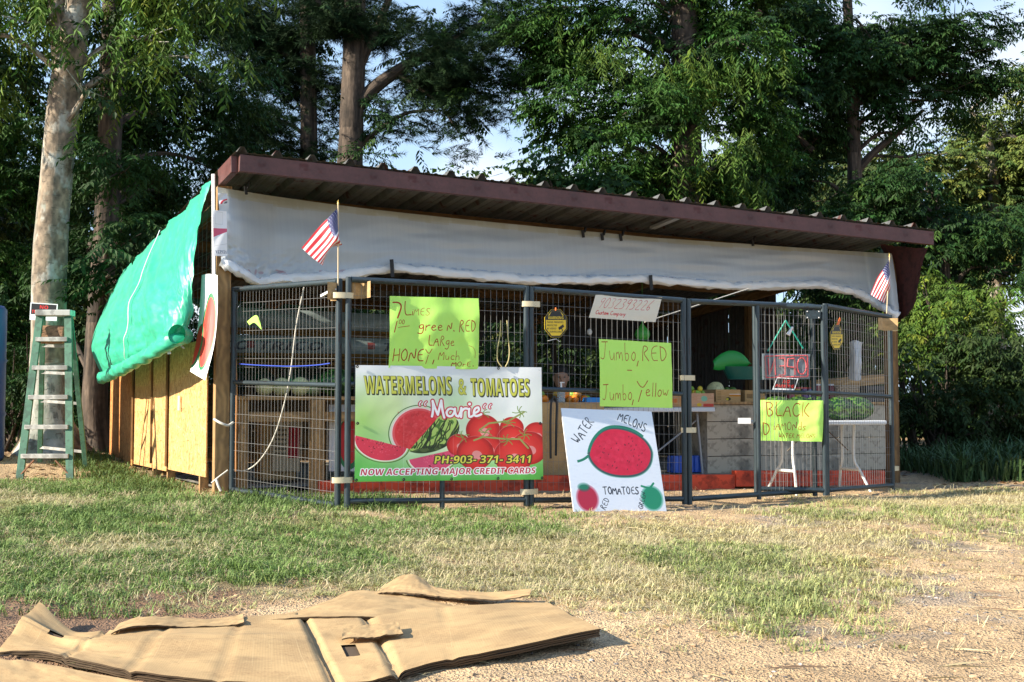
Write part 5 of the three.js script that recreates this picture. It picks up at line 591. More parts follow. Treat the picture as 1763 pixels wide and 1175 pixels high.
// folding table with watermelons in front of the grey counter
{
  const c = pix(1408, 728, 12.55), y = c.y, t = thing('folding_table', 'white folding table with bent tube legs behind the gate', 'table', V3(c.x, gy(c.x, c.z), c.z), AL); const h = y - gy(c.x, c.z), w = 1.3; part(t, 'top', box(w, .045, .58, 0, h, 0, .014), M([.68, .69, .7], .5)); const lm = M([.66, .66, .63], .4);
  for (const sx of [-1, 1]) { for (const sz of [-1, 1]) part(t, 'leg', tube([V3(sx * .38, h - .02, sz * .10), V3(sx * .38, h * .45, sz * .10), V3(sx * .40, h * .33, sz * .15), V3(sx * .46, 0.0, sz * .26)].map((p) => V3(p.x + (sz * sx * .0), p.y, p.z)), .014, 8, 24), lm); part(t, 'cross_bar', rod(V3(sx * .40, h * .33, -.14), V3(sx * .40, h * .33, .14), .016, 8), lm); part(t, 'brace', beam(V3(sx * .38, h * .6, 0), V3(sx * .06, h - .03, 0), .02, .006), M([.12, .1, .08], .6)); }
  const us = [-.5, -.25, .0, .25, .48]; us.forEach((u, i) => melon('striped_watermelon', 'large striped watermelon lying in the row on the folding table', .125, .2, mStripe, V3(c.x, y + .022, c.z).addScaledVector(U, u).addScaledVector(N, (i % 2) * .03), AL + (i % 2 ? .2 : -.3), 'watermelons on the folding table', i + 40));
}
// green net bag of limes hung in the middle
{ const a = onFrontV(1106, 556, .9), g = new THREE.LatheGeometry([[.005, .16], [.012, .13], [.03, .1], [.075, .05], [.085, 0], [.06, -.05], [0, -.06]].map(([x, h]) => new THREE.Vector2(x, h)), 20); const p = g.attributes.position; for (let i = 0; i < p.count; i++) { const n = 1 + (fbm(p.getX(i) * 30, p.getY(i) * 30, 2, p.getZ(i) * 30) - .5) * .4; p.setX(i, p.getX(i) * n); p.setZ(i, p.getZ(i) * n); } g.computeVertexNormals(); singleW('net_bag', 'green net bag of limes hanging above the jumbo poster', 'bag', [g.translate(a.x, a.y - .14, a.z), rod(V3(a.x, a.y, a.z), V3(a.x, roofY(3.5, .9) - .05, a.z), .003, 5)], M([.05, .34, .04], .5)); }
{ const a = onFrontV(1015, 572, 1.2); const t = thing('hanging_bulb', 'bare white bulb hanging in the dark behind the warning sign', 'bulb', V3(a.x, a.y, a.z)); part(t, 'bulb', new THREE.SphereGeometry(.03, 14, 10).scale(1, 1.25, 1), mat.white); part(t, 'cord', rod(V3(0, .03, 0), V3(0, 2.5 - a.y, 0), .004, 5), mat.black); }

// ------------------------------------------------------------------ person seated behind the fruit
{
  const seat = pix(966, 700, 13.25); const bx = seat.x, bz = seat.z, hy = pix(966, 652, 13.25).y;     // hy: middle of the head
  const base = V3(bx, .09, bz); const turn = .05, h = hy - .09;
  const cap = (p, a, b, ra, rb) => { const ba = b.clone().sub(a), pa = p.clone().sub(a), t = clamp(pa.dot(ba) / ba.dot(ba)); return pa.addScaledVector(ba, -t).length() - lerp(ra, rb, t); };
  const smin = (a, b, k) => { const q = clamp(.5 + .5 * (b - a) / k); return lerp(b, a, q) - k * q * (1 - q); };
  function mc(f, c, size, res, m) { const o = new MarchingCubes(res, m, false, false, 200000); o.isolation = 0; const k = size; for (let z = 0; z < res; z++) for (let y = 0; y < res; y++) for (let x = 0; x < res; x++) { const q = (v) => (v / (res / 2) - 1) * k; o.field[x + y * res + z * res * res] = -f(V3(q(x) + c.x, q(y) + c.y, q(z) + c.z)); } o.update(); const n = o.count; const g = new THREE.BufferGeometry(); g.setAttribute('position', new THREE.BufferAttribute(o.positionArray.slice(0, n * 3), 3)); g.setAttribute('normal', new THREE.BufferAttribute(o.normalArray.slice(0, n * 3), 3)); g.scale(k, k, k).translate(c.x, c.y, c.z); return g; }
  const sh = h - .30, hip = h - .78; const J = { neck: V3(0, h - .12, -.01), chest: V3(0, sh - .12, -.02), hip: V3(0, hip, -.05) };
  const body = (p) => { let d = cap(p, J.chest, J.hip, .15, .15); d = smin(d, cap(p, V3(-.15, sh, -.01), V3(.15, sh, -.01), .07, .07), .1); d = smin(d, cap(p, V3(0, sh, 0), J.neck, .06, .052), .05); for (const s of [-1, 1]) { d = smin(d, cap(p, V3(s * .19, sh, 0), V3(s * .24, sh - .28, .06), .055, .045), .05); d = smin(d, cap(p, V3(s * .24, sh - .28, .06), V3(s * .12, sh - .36, .28), .044, .034), .03); d = smin(d, cap(p, V3(s * .09, hip, 0), V3(s * .13, hip - .0, .4), .09, .07), .06); d = smin(d, cap(p, V3(s * .13, hip, .4), V3(s * .13, hip - .36, .42), .065, .045), .04); } return d; };
  const head = (p) => { const y = p.y - h; let d = p.clone().sub(V3(0, h + .02, -.01)).divide(V3(.078, .105, .095)).length() * .085 - .085; d = smin(d, cap(p, V3(0, h - .055, .03), V3(0, h - .07, .045), .05, .035), .04); d = smin(d, cap(p, V3(0, h + .012, .085), V3(0, h - .022, .102), .008, .014), .015); d = smin(d, cap(p, V3(-.03, h + .03, .082), V3(.03, h + .03, .082), .012, .012), .02); for (const s of [-1, 1]) { d = smin(d, cap(p, V3(s * .08, h + .015, -.005), V3(s * .078, h - .02, 0), .014, .01), .01); d = Math.max(d, -(p.clone().sub(V3(s * .031, h + .012, .093)).length() - .013)); } d = smin(d, cap(p, V3(-.018, h - .05, .086), V3(.018, h - .05, .086), .008, .008), .008); return smin(d, cap(p, J.neck, V3(0, h - .04, 0), .05, .05), .03); };
  const skin = M([.36, .20, .13], .6); const t = thing('person', 'person in dark clothes seated in the shade behind the fruit', 'person', base, turn);
  const clothes = mc(body, V3(0, hip + .1, .12), .75, 84, skin); part(t, 'body', clothes, M([.03, .03, .035], .85)); part(t, 'head', mc(head, V3(0, h, 0), .19, 70, skin), skin);
  const hands = []; for (const s of [-1, 1]) { const w = V3(s * .12, sh - .36, .29); hands.push(new THREE.SphereGeometry(.035, 12, 10).scale(1, .45, 1.2).translate(w.x, w.y, w.z + .03)); for (let k = 0; k < 4; k++) { const a = V3(w.x + (k - 1.5) * .016, w.y, w.z + .06), b = V3(a.x - s * .004, a.y - .004, a.z + .035 + (k === 1 || k === 2 ? .006 : 0)), c = V3(b.x, b.y - .018, b.z + .018); hands.push(rod(a, b, .0085, 8), rod(b, c, .008, 8, .006)); } hands.push(rod(V3(w.x - s * .03, w.y, w.z + .02), V3(w.x - s * .052, w.y - .008, w.z + .055), .01, 8, .007)); } part(t, 'hand', merge(hands), skin);
  const hg = new THREE.SphereGeometry(1, 26, 18, 0, Math.PI * 2, 0, 1.75).scale(.09, .118, .108); const hp = hg.attributes.position; for (let i = 0; i < hp.count; i++) { const n = 1 + (fbm(hp.getX(i) * 60, hp.getY(i) * 20, 2, hp.getZ(i) * 60) - .5) * .12; hp.setXYZ(i, hp.getX(i) * n, hp.getY(i) * n, hp.getZ(i) * n); } hg.computeVertexNormals(); part(t, 'hair', hg.rotateX(-.5).translate(0, h + .035, -.018), M([.012, .01, .009], .7)); const eyes = []; for (const s of [-1, 1]) eyes.push(new THREE.SphereGeometry(.011, 10, 8).translate(s * .031, h + .012, .082)); part(t, 'eye', merge(eyes), M([.06, .045, .04], .3));
  const cs = thing('stool', 'dark wooden stool under the seated person', 'stool', V3(bx, .09, bz), 0); const sy = hip - .09; part(cs, 'seat', box(.36, .04, .36, 0, sy - .02, -.02), mat.darkWood); for (const sx of [-1, 1]) for (const sz of [-1, 1]) part(cs, 'leg', rod(V3(sx * .17, 0, sz * .17 - .02), V3(sx * .14, sy - .04, sz * .14 - .02), .018, 8), mat.darkWood);
}

// ------------------------------------------------------------------ trees
function tris(list) { const p = new Float32Array(list.length * 9); list.forEach((t, i) => t.forEach((v, k) => { p[i * 9 + k * 3] = v.x; p[i * 9 + k * 3 + 1] = v.y; p[i * 9 + k * 3 + 2] = v.z; })); const g = new THREE.BufferGeometry(); g.setAttribute('position', new THREE.BufferAttribute(p, 3)); g.computeVertexNormals(); g.setAttribute('uv', new THREE.BufferAttribute(new Float32Array(list.length * 6), 2)); return g; }
function leafSprig(seed, { n = 14, L = .42, leaf = .1, wid = .042, droop = .5 } = {}) {     // a twig along +x with leaves on both sides, hanging
  const r = rng(seed), T = []; const at = (t) => V3(t * L, -droop * L * t * t * .6, .03 * Math.sin(t * 5 + seed)); for (let i = 0; i < 4; i++) { const a = at(i / 4), b = at((i + 1) / 4), w = .003; T.push([a.clone().add(V3(0, w, 0)), a.clone().add(V3(0, -w, 0)), b]); }
  for (let i = 0; i < n; i++) { const t = (i + .6) / n, s = i % 2 ? 1 : -1, o = at(t), k = leaf * (.7 + .6 * r()); const d = V3(.5 + r() * .5, -.35 - r() * .8, s * (.5 + r() * .8)).normalize(), side = V3(0, 1, 0).cross(d).normalize(), up = d.clone().cross(side).normalize(); const roll = (r() - .5) * 1.4; const sd = side.multiplyScalar(Math.cos(roll)).addScaledVector(up, Math.sin(roll)); const nrm = d.clone().cross(sd).normalize(); const m = o.clone().addScaledVector(d, k * .45), e = o.clone().addScaledVector(d, k).addScaledVector(nrm, -k * .12); const w = wid * (.7 + .5 * r()); const a = m.clone().addScaledVector(sd, w * .5).addScaledVector(nrm, w * .2), b = m.clone().addScaledVector(sd, -w * .5).addScaledVector(nrm, w * .2); T.push([o, a, m], [o, m, b], [a, e, m], [m, e, b]); }
  return tris(T);
}
function needleSprig(seed) { const r = rng(seed), T = []; for (let k = 0; k < 5; k++) { const o = V3(k * .07, -.01 * k, (r() - .5) * .05); for (let i = 0; i < 13; i++) { const d = V3(.5 + r() * .6, (r() - .55) * 1.5, (r() - .5) * 1.8).normalize(), e = o.clone().addScaledVector(d, .13 + r() * .07), s = V3(r() - .5, r() - .5, r() - .5).cross(d).normalize().multiplyScalar(.0045); T.push([o.clone().add(s), o.clone().sub(s), e]); } } T.push([V3(0, .006, 0), V3(0, -.006, 0), V3(.36, -.04, 0)]); return tris(T); }
const SPR = { broad: [1, 2, 3].map((s) => leafSprig(s)), long: [4, 5].map((s) => leafSprig(s, { n: 16, L: .55, leaf: .13, wid: .036, droop: .9 })), vine: [6, 7].map((s) => leafSprig(s, { n: 7, L: .45, leaf: .13, wid: .11, droop: .4 })), far: [8, 9].map((s) => leafSprig(s, { n: 16, L: .75, leaf: .16, wid: .085, droop: .4 })), needle: [11, 12].map(needleSprig) };
const leafM = (rough, tr) => MP([1, 1, 1], rough, { transmission: tr, thickness: 0 });
const mLeaf = leafM(.62, .25), mNeedle = leafM(.7, .08); mLeaf.specularIntensity = .3; mNeedle.specularIntensity = .2;
const barkTex = dataTex(512, 512, (u, v) => { const a = tfbm(u, v * .22, 18, 4, 4), b = tfbm(u, v, 30, 9, 3); const k = .55 + .9 * (a - .35) + .3 * (b - .5); return [132 * k, 116 * k, 102 * k]; });
const paleBark = canvasTex(512, 1024, (x, w, h) => { const im = x.createImageData(w, h); for (let j = 0; j < h; j++) for (let i = 0; i < w; i++) { const u = i / w, v = j / h, a = tfbm(u, v, 7, 3, 5), b = tfbm(u, v, 40, 8, 3), rough = smooth(.28, .12, Math.abs(u - .55)) * smooth(.35, .6, tfbm(u, v, 9, 51, 4) + .12); let k = .86 + .3 * (a - .5) + .12 * (b - .5) - .2 * smooth(.6, .72, tfbm(u, v, 16, 66, 3)); const mo = smooth(.52, .68, tfbm(u, v, 5, 71, 4)); let c = [204 * k, 203 * k, 194 * k]; c = [lerp(c[0], 150 * k, mo * .7), lerp(c[1], 160 * k, mo * .7), lerp(c[2], 146 * k, mo * .7)]; const cr2 = .45 + .8 * tfbm(u, v, 22, 91, 3); c = [lerp(c[0], 150 * cr2, rough), lerp(c[1], 132 * cr2, rough), lerp(c[2], 112 * cr2, rough)]; const o = (j * w + i) * 4; im.data[o] = c[0]; im.data[o + 1] = c[1]; im.data[o + 2] = c[2]; im.data[o + 3] = 255; } x.putImageData(im, 0, 0); const r = rng(23); x.strokeStyle = '#3b352c'; for (let i = 0; i < 330; i++) { x.globalAlpha = .25 + .5 * r(); x.lineWidth = 1 + r() * 3; const X = r() * w, Y = r() * h, L = 6 + r() * 26; x.beginPath(); x.moveTo(X, Y); x.quadraticCurveTo(X + L / 2, Y + (r() - .5) * 10, X + L, Y + (r() - .5) * 6); x.stroke(); } }, true);
const mBark = M([.72, .70, .68], .95, { map: barkTex, bumpMap: barkTex, bumpScale: .03 }), mDarkBark = mBark, mPaleBark = M([.92, .92, .9], .85, { map: paleBark, bumpMap: paleBark, bumpScale: .012 });
function limb(pts, radii, n = 14, rough = .08, seed = 1, flare = 0) {      // tapered tube through pts
  const C = new THREE.CatmullRomCurve3(pts), seg = Math.max(6, pts.length * 8), fr = C.computeFrenetFrames(seg), pos = [], uv = [], idx = []; let len = 0, last = pts[0];
  for (let j = 0; j <= seg; j++) { const t = j / seg, p = C.getPoint(t), f = t * (radii.length - 1), i0 = Math.min(radii.length - 2, Math.floor(f)), R = lerp(radii[i0], radii[i0 + 1], f - i0); len += p.distanceTo(last); last = p; for (let i = 0; i <= n; i++) { const a = i / n * Math.PI * 2; let rr = R * (1 + rough * 2 * (fbm(Math.cos(a) * 1.6 + seed, Math.sin(a) * 1.6, 3, len * 1.3) - .5)); if (flare) rr *= 1 + flare * Math.pow(clamp(1 - len / .7), 2) * (1 + .6 * Math.sin(a * 5 + seed)); const q = p.clone().addScaledVector(fr.normals[j], Math.cos(a) * rr).addScaledVector(fr.binormals[j], Math.sin(a) * rr); pos.push(q.x, q.y, q.z); uv.push(i / n * Math.max(1, Math.round(R * 6.28 / .9)), len / 1.8); } }
  for (let j = 0; j < seg; j++) for (let i = 0; i < n; i++) { const a = j * (n + 1) + i, b = a + n + 1; idx.push(a, a + 1, b, a + 1, b + 1, b); } const g = new THREE.BufferGeometry(); g.setAttribute('position', new THREE.Float32BufferAttribute(pos, 3)); g.setAttribute('uv', new THREE.Float32BufferAttribute(uv, 2)); g.setIndex(idx); g.computeVertexNormals(); return g;
}
let sprigs = 0; const DENS = 4.2;
function foliage(parent, name, blobs, { kind = 'broad', dens = 30, col = [.045, .085, .018], vary = .35, yellow = .1, seed = 1, size = 1, clump = .32, m } = {}) {
  const r = rng(seed * 991 + 7), gs = () => (r() + r() + r() - 1.5) * 1.1; const lists = SPR[kind].map(() => []); const q = new THREE.Quaternion(), e = new THREE.Euler(); const inv = parent.matrixWorld.clone().invert();
  for (const b of blobs) { const R = b.r, nClump = Math.max(3, Math.round(R.x * R.y * 5 / (clump / .32) ** 2)), total = Math.round(DENS * dens * Math.PI * R.x * R.y * (b.k || 1)); const cs = []; for (let i = 0; i < nClump; i++) { const d = V3(r() - .5, r() - .5, r() - .5).normalize().multiplyScalar(Math.pow(r(), .38)); cs.push({ p: V3(b.c.x + d.x * R.x, b.c.y + d.y * R.y, b.c.z + d.z * R.z), d, tone: 1 + (r() - .5) * vary, s: clump * (.6 + .9 * r()) }); }
    for (let i = 0; i < total; i++) { const c = cs[Math.floor(r() * cs.length)]; const p = V3(c.p.x + gs() * c.s * 1.25, c.p.y + gs() * c.s * .7, c.p.z + gs() * c.s * 1.25); e.set((r() - .5) * .9, Math.atan2(-(c.d.z + (r() - .5) * 1.8), c.d.x + (r() - .5) * 1.8), (r() - .6) * .9 - (kind === 'long' ? .5 : 0)); q.setFromEuler(e); const s = size * (kind === 'far' ? 1 : .82) * (.7 + .6 * r()); const t = c.tone * (.75 + .5 * r()), y = r() < yellow ? 1.7 : 1; lists[i % lists.length].push([new THREE.Matrix4().compose(p, q, V3(s, s, s)).premultiply(inv), [col[0] * t * y * (.8 + .4 * r()), col[1] * t * (y > 1 ? 1.3 : 1), col[2] * t]]); } }
  lists.forEach((L, k) => { if (!L.length) return; const im = shade(new THREE.InstancedMesh(SPR[kind][k], m || (kind === 'needle' ? mNeedle : mLeaf), L.length)); const c = new THREE.Color(); L.forEach(([mm, cc], i) => { im.setMatrixAt(i, mm); im.setColorAt(i, c.setRGB(...cc)); }); im.name = name; im.userData.kind = 'stuff'; parent.add(im); sprigs += L.length; });
}
const blob = (Z, dz = 1) => ([px, py, rx, ry, k, zz = 0]) => ({ c: pix(px, py, Z + zz), r: V3(rx * Z / F, ry * Z / F, Math.max(.7, rx * Z / F * .8) * dz), k });
function tree(name, label, cat, Z, { trunk, limbs = [], blobs, bark = mDarkBark, branches = true, seed = 1, fol = {}, group, extra = [] }) {
  const P = ([x, y, r, dz = 0]) => pix(x, y, Z + dz); const base = P(trunk[0]); base.y = gy(base.x, base.z) - .03; const t = thing(name, label, cat, base, 0, group);
  const tp = trunk.map(P); tp[0] = base.clone().setY(base.y - .1); part(t, 'trunk', limb(tp, trunk.map((a) => a[2]), 20, .12, seed, .9), bark, true); for (const l of limbs) part(t, 'limb', limb(l.map(P), l.map((a) => a[2]), 10, .15, seed + 3), bark, true);
  const B2 = blobs.map(blob(Z)); const r = rng(seed + 50);
  if (branches) { const br = []; const curve = new THREE.CatmullRomCurve3(tp); for (const b of B2) { let best = 0, bd = 1e9; for (let i = 0; i <= 20; i++) { const p = curve.getPoint(i / 20); const d = Math.abs(p.y - (b.c.y - .25 * Math.hypot(p.x - b.c.x, p.z - b.c.z))); if (d < bd) { bd = d; best = i / 20; } } const a = curve.getPoint(best), m = a.clone().lerp(b.c, .5).add(V3((r() - .5) * .3, .15 + r() * .2, (r() - .5) * .3)); br.push(limb([a, m, b.c], [.05, .03, .012], 6, .1, seed)); for (let k = 0; k < 4; k++) { const e = b.c.clone().add(V3((r() - .5) * 1.6 * b.r.x, (r() - .4) * 1.4 * b.r.y, (r() - .5) * 1.6 * b.r.z)); br.push(rod(m.clone().lerp(b.c, .3 + .6 * r()), e, .012, 5, .004)); } } part(t, 'branches', br, bark, true); }
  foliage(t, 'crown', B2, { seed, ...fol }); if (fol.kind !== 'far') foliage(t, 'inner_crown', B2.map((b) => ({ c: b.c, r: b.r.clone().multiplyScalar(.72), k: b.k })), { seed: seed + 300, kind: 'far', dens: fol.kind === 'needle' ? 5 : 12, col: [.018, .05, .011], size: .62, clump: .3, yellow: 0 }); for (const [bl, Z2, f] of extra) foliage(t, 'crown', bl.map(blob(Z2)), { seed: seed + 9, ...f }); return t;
}
function shrub(label, Z, list, fol, seed, name = 'shrub', group) { const bs = list.map(blob(Z)); const c = bs[0].c.clone(); c.y = gy(c.x, c.z); const t = thing(name, label, 'shrub', c, 0, group); const r = rng(seed), st = []; for (const b of bs) for (let k = 0; k < 3; k++) st.push(limb([c.clone().add(V3((r() - .5) * .3, -.05, (r() - .5) * .3)), c.clone().lerp(b.c, .5).add(V3((r() - .5) * .3, .2, (r() - .5) * .3)), b.c.clone().add(V3((r() - .5) * b.r.x, (r() - .2) * b.r.y, (r() - .5) * b.r.z))], [.025, .015, .006], 5, .1, k)); part(t, 'stems', st, mDarkBark, true); foliage(t, 'foliage', bs, { seed, ...fol }); return t; }

const G1 = [.036, .098, .014], G2 = [.022, .062, .012], G3 = [.078, .145, .018], GN = [.016, .038, .014];
tree('pale_bark_tree', 'tall tree with pale blotched bark forking high above the ladder', 'tree', 14.5, { bark: mPaleBark, seed: 1, trunk: [[86, 800, .27], [84, 720, .24], [83, 600, .205], [86, 450, .195], [97, 300, .19], [110, 170, .185], [124, 80, .17], [140, -20, .15], [156, -160, .13], [170, -420, .09]], limbs: [[[110, 150, .13], [104, 80, .12], [98, 0, .11], [88, -150, .1], [60, -420, .06]]], blobs: [[30, -30, 120, 70], [210, 0, 120, 55], [285, 75, 75, 40, .8], [335, 100, 45, 25, .6], [70, 50, 60, 30, .7], [150, -190, 260, 110, .5], [390, -70, 140, 60, .6], [-90, 80, 110, 110], [150, 150, 24, 18, .5, -.8]], fol: { kind: 'long', col: G3, dens: 30, yellow: .15 } });
tree('leafy_tree', 'broadleaf tree with fresh green foliage at the woodland edge beyond pale trunk', 'tree', 17.5, { seed: 2, trunk: [[-70, 800, .2], [-60, 600, .17], [-50, 300, .15], [-40, -50, .12], [-30, -300, .08]], blobs: [[10, 210, 85, 80], [5, 340, 85, 80], [20, 470, 75, 80], [-20, 590, 80, 90], [30, 660, 50, 70], [-120, 300, 120, 130], [-130, 500, 120, 130], [-120, 120, 120, 120], [-20, 60, 110, 90], [40, 130, 60, 60]], fol: { col: G1, dens: 40 } });
tree('brown_bark_tree', 'rough brown barked tree leaning beside the green tarpaulin', 'tree', 15.7, { bark: mBark, seed: 3, trunk: [[168, 800, .19], [163, 720, .165], [166, 600, .155], [180, 420, .15], [190, 200, .15], [195, 0, .14], [200, -260, .1]], blobs: [[230, 170, 90, 80, 1, 1], [310, 230, 95, 90, 1, 1.5], [250, 330, 100, 90, 1, 1], [330, 350, 85, 75, 1, 2], [150, 440, 70, 80, 1, 1.4], [270, 440, 85, 70, 1, 1], [370, 150, 80, 70, .8, 1.5], [240, 80, 90, 60, 1, 1], [150, 300, 55, 80, 1, 1.6], [135, 600, 45, 90, 1, 2], [210, 540, 60, 60, 1, 1.5], [390, 290, 70, 50, .8, 2], [160, 210, 50, 60, 1, 2], [300, 0, 110, 60, .8, 1.2], [200, -150, 220, 100, .5], [215, 300, 40, 70, .9, -.8], [232, 420, 45, 70, .9, -.8], [205, 490, 36, 60, .8, -.7], [215, 130, 50, 60, .7, -.8]], fol: { col: G2, dens: 52, yellow: .04 } });
tree('pine_tree', 'dark slender pine behind the sloping roof', 'tree', 21, { seed: 4, trunk: [[532, 800, .19], [532, 500, .17], [532, 280, .15], [530, 100, .14], [525, -240, .1]], limbs: [[[532, 240, .04], [500, 215, .035], [460, 205, .02], [420, 215, .01]], [[530, 110, .05], [480, 90, .035], [430, 60, .02]]], blobs: [[470, 100, 85, 55], [440, 200, 70, 45], [520, 60, 90, 55], [490, 250, 60, 30, .7], [440, 10, 100, 50], [405, 120, 60, 60], [560, 160, 60, 60, .7], [560, 235, 40, 40, .5], [500, -100, 180, 80, .6], [430, 280, 60, 40, .9, 1]], branches: false, fol: { kind: 'needle', col: GN, dens: 62, clump: .4, yellow: .02 }, extra: [[[[450, 270, 80, 60], [390, 240, 60, 60], [470, 160, 60, 50], [560, 90, 60, 50, .6]], 22.5, { kind: 'broad', col: G2, dens: 26 }]] });
tree('pine_tree', 'big pine with heavy dark limbs reaching over the roof', 'tree', 20, { seed: 5, trunk: [[600, 800, .27], [600, 500, .24], [603, 280, .21], [609, 100, .19], [614, -240, .15]], limbs: [[[606, 195, .13], [640, 155, .115], [700, 112, .09], [760, 80, .06], [830, 40, .03]], [[680, 125, .05], [720, 150, .035], [760, 185, .02], [790, 230, .008]], [[612, 130, .09], [636, 75, .075], [665, 10, .06], [700, -80, .04]], [[606, 262, .06], [650, 225, .04], [700, 195, .03], [760, 190, .015]], [[600, 60, .06], [560, 20, .05], [520, -40, .03]]], blobs: [[690, 55, 85, 45, .8], [760, 95, 70, 40], [720, 140, 75, 32], [800, 140, 70, 45], [640, 15, 80, 45, .7], [830, 40, 85, 45], [865, 105, 60, 45], [760, 190, 60, 28, .8], [690, 215, 45, 18, .5], [785, 235, 34, 40, .35], [850, 180, 45, 30, .8], [600, -80, 240, 70, .6], [575, 20, 60, 50], [900, 60, 60, 50, .8], [640, 190, 34, 40, .5]], branches: false, fol: { kind: 'needle', col: GN, dens: 62, clump: .36, yellow: .02 }, extra: [[[[640, 200, 26, 60, .8], [625, 280, 22, 30], [820, 190, 60, 22, .6], [700, 232, 40, 10, .7]], 19.8, { kind: 'broad', col: G2, dens: 32, clump: .2 }]] });
tree('broadleaf_tree', 'huge dense broadleaf tree with hanging sprays behind the stand', 'tree', 19.5, { seed: 6, trunk: [[1185, 800, .3], [1186, 500, .27], [1184, 300, .25], [1180, 100, .22], [1170, -240, .16]], limbs: [[[1184, 220, .1], [1120, 160, .08], [1050, 120, .05], [990, 100, .02]], [[1182, 150, .1], [1240, 80, .08], [1310, 20, .05]]], blobs: [[965, 60, 75, 55], [1040, 95, 100, 75], [995, 180, 75, 60], [965, 235, 50, 30, .8], [1060, 255, 95, 65], [1130, 150, 100, 75], [1150, 40, 110, 65], [1040, 5, 110, 55], [1200, 195, 100, 75], [1240, 85, 100, 75], [1200, 295, 95, 55], [1130, 325, 95, 45], [1025, 318, 70, 28], [1280, 300, 85, 60], [1300, 180, 85, 70], [1250, -30, 120, 55], [930, 12, 45, 28, .8], [1100, -120, 260, 90, .5], [1290, 60, 60, 60, 1, -1], [1200, 330, 110, 40, 1, 1.5], [1090, 180, 60, 60, 1, -1.2]], fol: { col: G1, kind: 'broad', dens: 46, yellow: .05 }, extra: [[[[1280, 270, 60, 50], [1120, 90, 70, 40], [1250, 150, 60, 60], [1215, 260, 40, 50], [1040, 60, 60, 40]], 18.4, { kind: 'long', col: [.075, .14, .02], dens: 16 }]] });
tree('forked_tree', 'slim tree with a forked dark trunk right of the broadleaf giant', 'tree', 21.5, { seed: 7, trunk: [[1470, 800, .17], [1471, 500, .15], [1472, 310, .13], [1470, 220, .11], [1462, 60, .09], [1450, -200, .06]], limbs: [[[1473, 298, .08], [1500, 268, .07], [1550, 225, .05], [1590, 190, .03]], [[1506, 268, .03], [1560, 270, .025], [1610, 262, .012]], [[1400, 260, .06], [1380, 240, .05], [1368, 200, .04]]], blobs: [[1370, 55, 115, 75], [1360, 165, 105, 75], [1440, 125, 105, 75], [1500, 65, 115, 75], [1585, 85, 90, 65], [1560, 150, 95, 55], [1640, 105, 75, 60], [1470, 195, 60, 35], [1395, 250, 75, 50], [1620, 175, 60, 35], [1665, 35, 60, 35, .7], [1420, 350, 90, 40, 1, 1], [1560, 232, 50, 20, .6], [1450, -60, 260, 70, .6], [1350, 320, 60, 50], [1690, 130, 40, 40, .7]], fol: { col: G2, kind: 'broad', dens: 46, yellow: .06 } });
tree('sunlit_tree', 'sunlit pale green tree far behind at the woodland edge', 'tree', 28, { seed: 8, bark: mPaleBark, trunk: [[1716, 800, .2], [1716, 520, .18], [1705, 440, .16], [1712, 300, .13], [1690, 215, .09], [1670, 190, .05]], limbs: [[[1704, 440, .07], [1680, 425, .05], [1655, 415, .02]], [[1712, 240, .08], [1740, 235, .06], [1790, 260, .04]]], blobs: [[1735, 230, 55, 50], [1745, 330, 70, 65], [1690, 320, 50, 38], [1730, 420, 70, 55], [1650, 300, 50, 35], [1765, 150, 40, 50], [1665, 235, 34, 18, .7], [1820, 280, 80, 130], [1640, 360, 60, 40], [1580, 280, 60, 30]], fol: { col: [.12, .17, .04], dens: 34, kind: 'far', vary: .5, size: .7 } });
tree('understory_tree', 'dark bushy young tree right of the maroon curtain', 'tree', 19, { seed: 9, trunk: [[1640, 800, .1], [1636, 600, .08], [1625, 420, .06], [1610, 330, .03]], blobs: [[1585, 335, 80, 50], [1520, 352, 85, 45], [1625, 400, 85, 50], [1700, 395, 75, 45], [1590, 440, 40, 30], [1740, 470, 60, 60], [1480, 365, 70, 35]], fol: { col: G2, dens: 44 } });
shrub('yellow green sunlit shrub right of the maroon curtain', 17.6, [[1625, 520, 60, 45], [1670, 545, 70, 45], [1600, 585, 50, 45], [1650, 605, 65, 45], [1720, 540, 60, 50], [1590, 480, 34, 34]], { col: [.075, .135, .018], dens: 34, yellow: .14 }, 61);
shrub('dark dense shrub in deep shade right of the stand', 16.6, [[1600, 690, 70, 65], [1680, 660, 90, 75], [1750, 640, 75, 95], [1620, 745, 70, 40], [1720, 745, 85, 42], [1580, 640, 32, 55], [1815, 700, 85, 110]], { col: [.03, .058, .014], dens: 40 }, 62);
shrub('leafy shrub at the foot of the wood behind the ladder', 16.2, [[20, 700, 60, 75], [60, 620, 45, 60], [-50, 720, 90, 70], [130, 700, 34, 70]], { col: G2, dens: 40 }, 63);
{ let k = 0; for (let px = 250; px <= 1580; px += 120) { k++; shrub('shrub of the row behind the stand, ' + ['beyond the strand board wall', 'beyond the corner post', 'beyond the wrapped bundles', 'beyond the banner and fence corner', 'beyond the lime poster', 'beyond the bungee cords', 'beyond the octagon sign and seated person', 'beyond the jumbo poster', 'beyond the gateway opening', 'beyond the neon sign', 'beyond the folding table', 'beside the maroon curtain'][k - 1], 19.4 + (k % 3) * .8, [[px, 690, 90, 90], [px + 30, 570, 90, 90], [px - 30, 470, 85, 60]], { col: k % 2 ? G2 : [.04, .085, .016], dens: 26 }, 70 + k, 'shrub', 'shrubs behind the stand'); } }
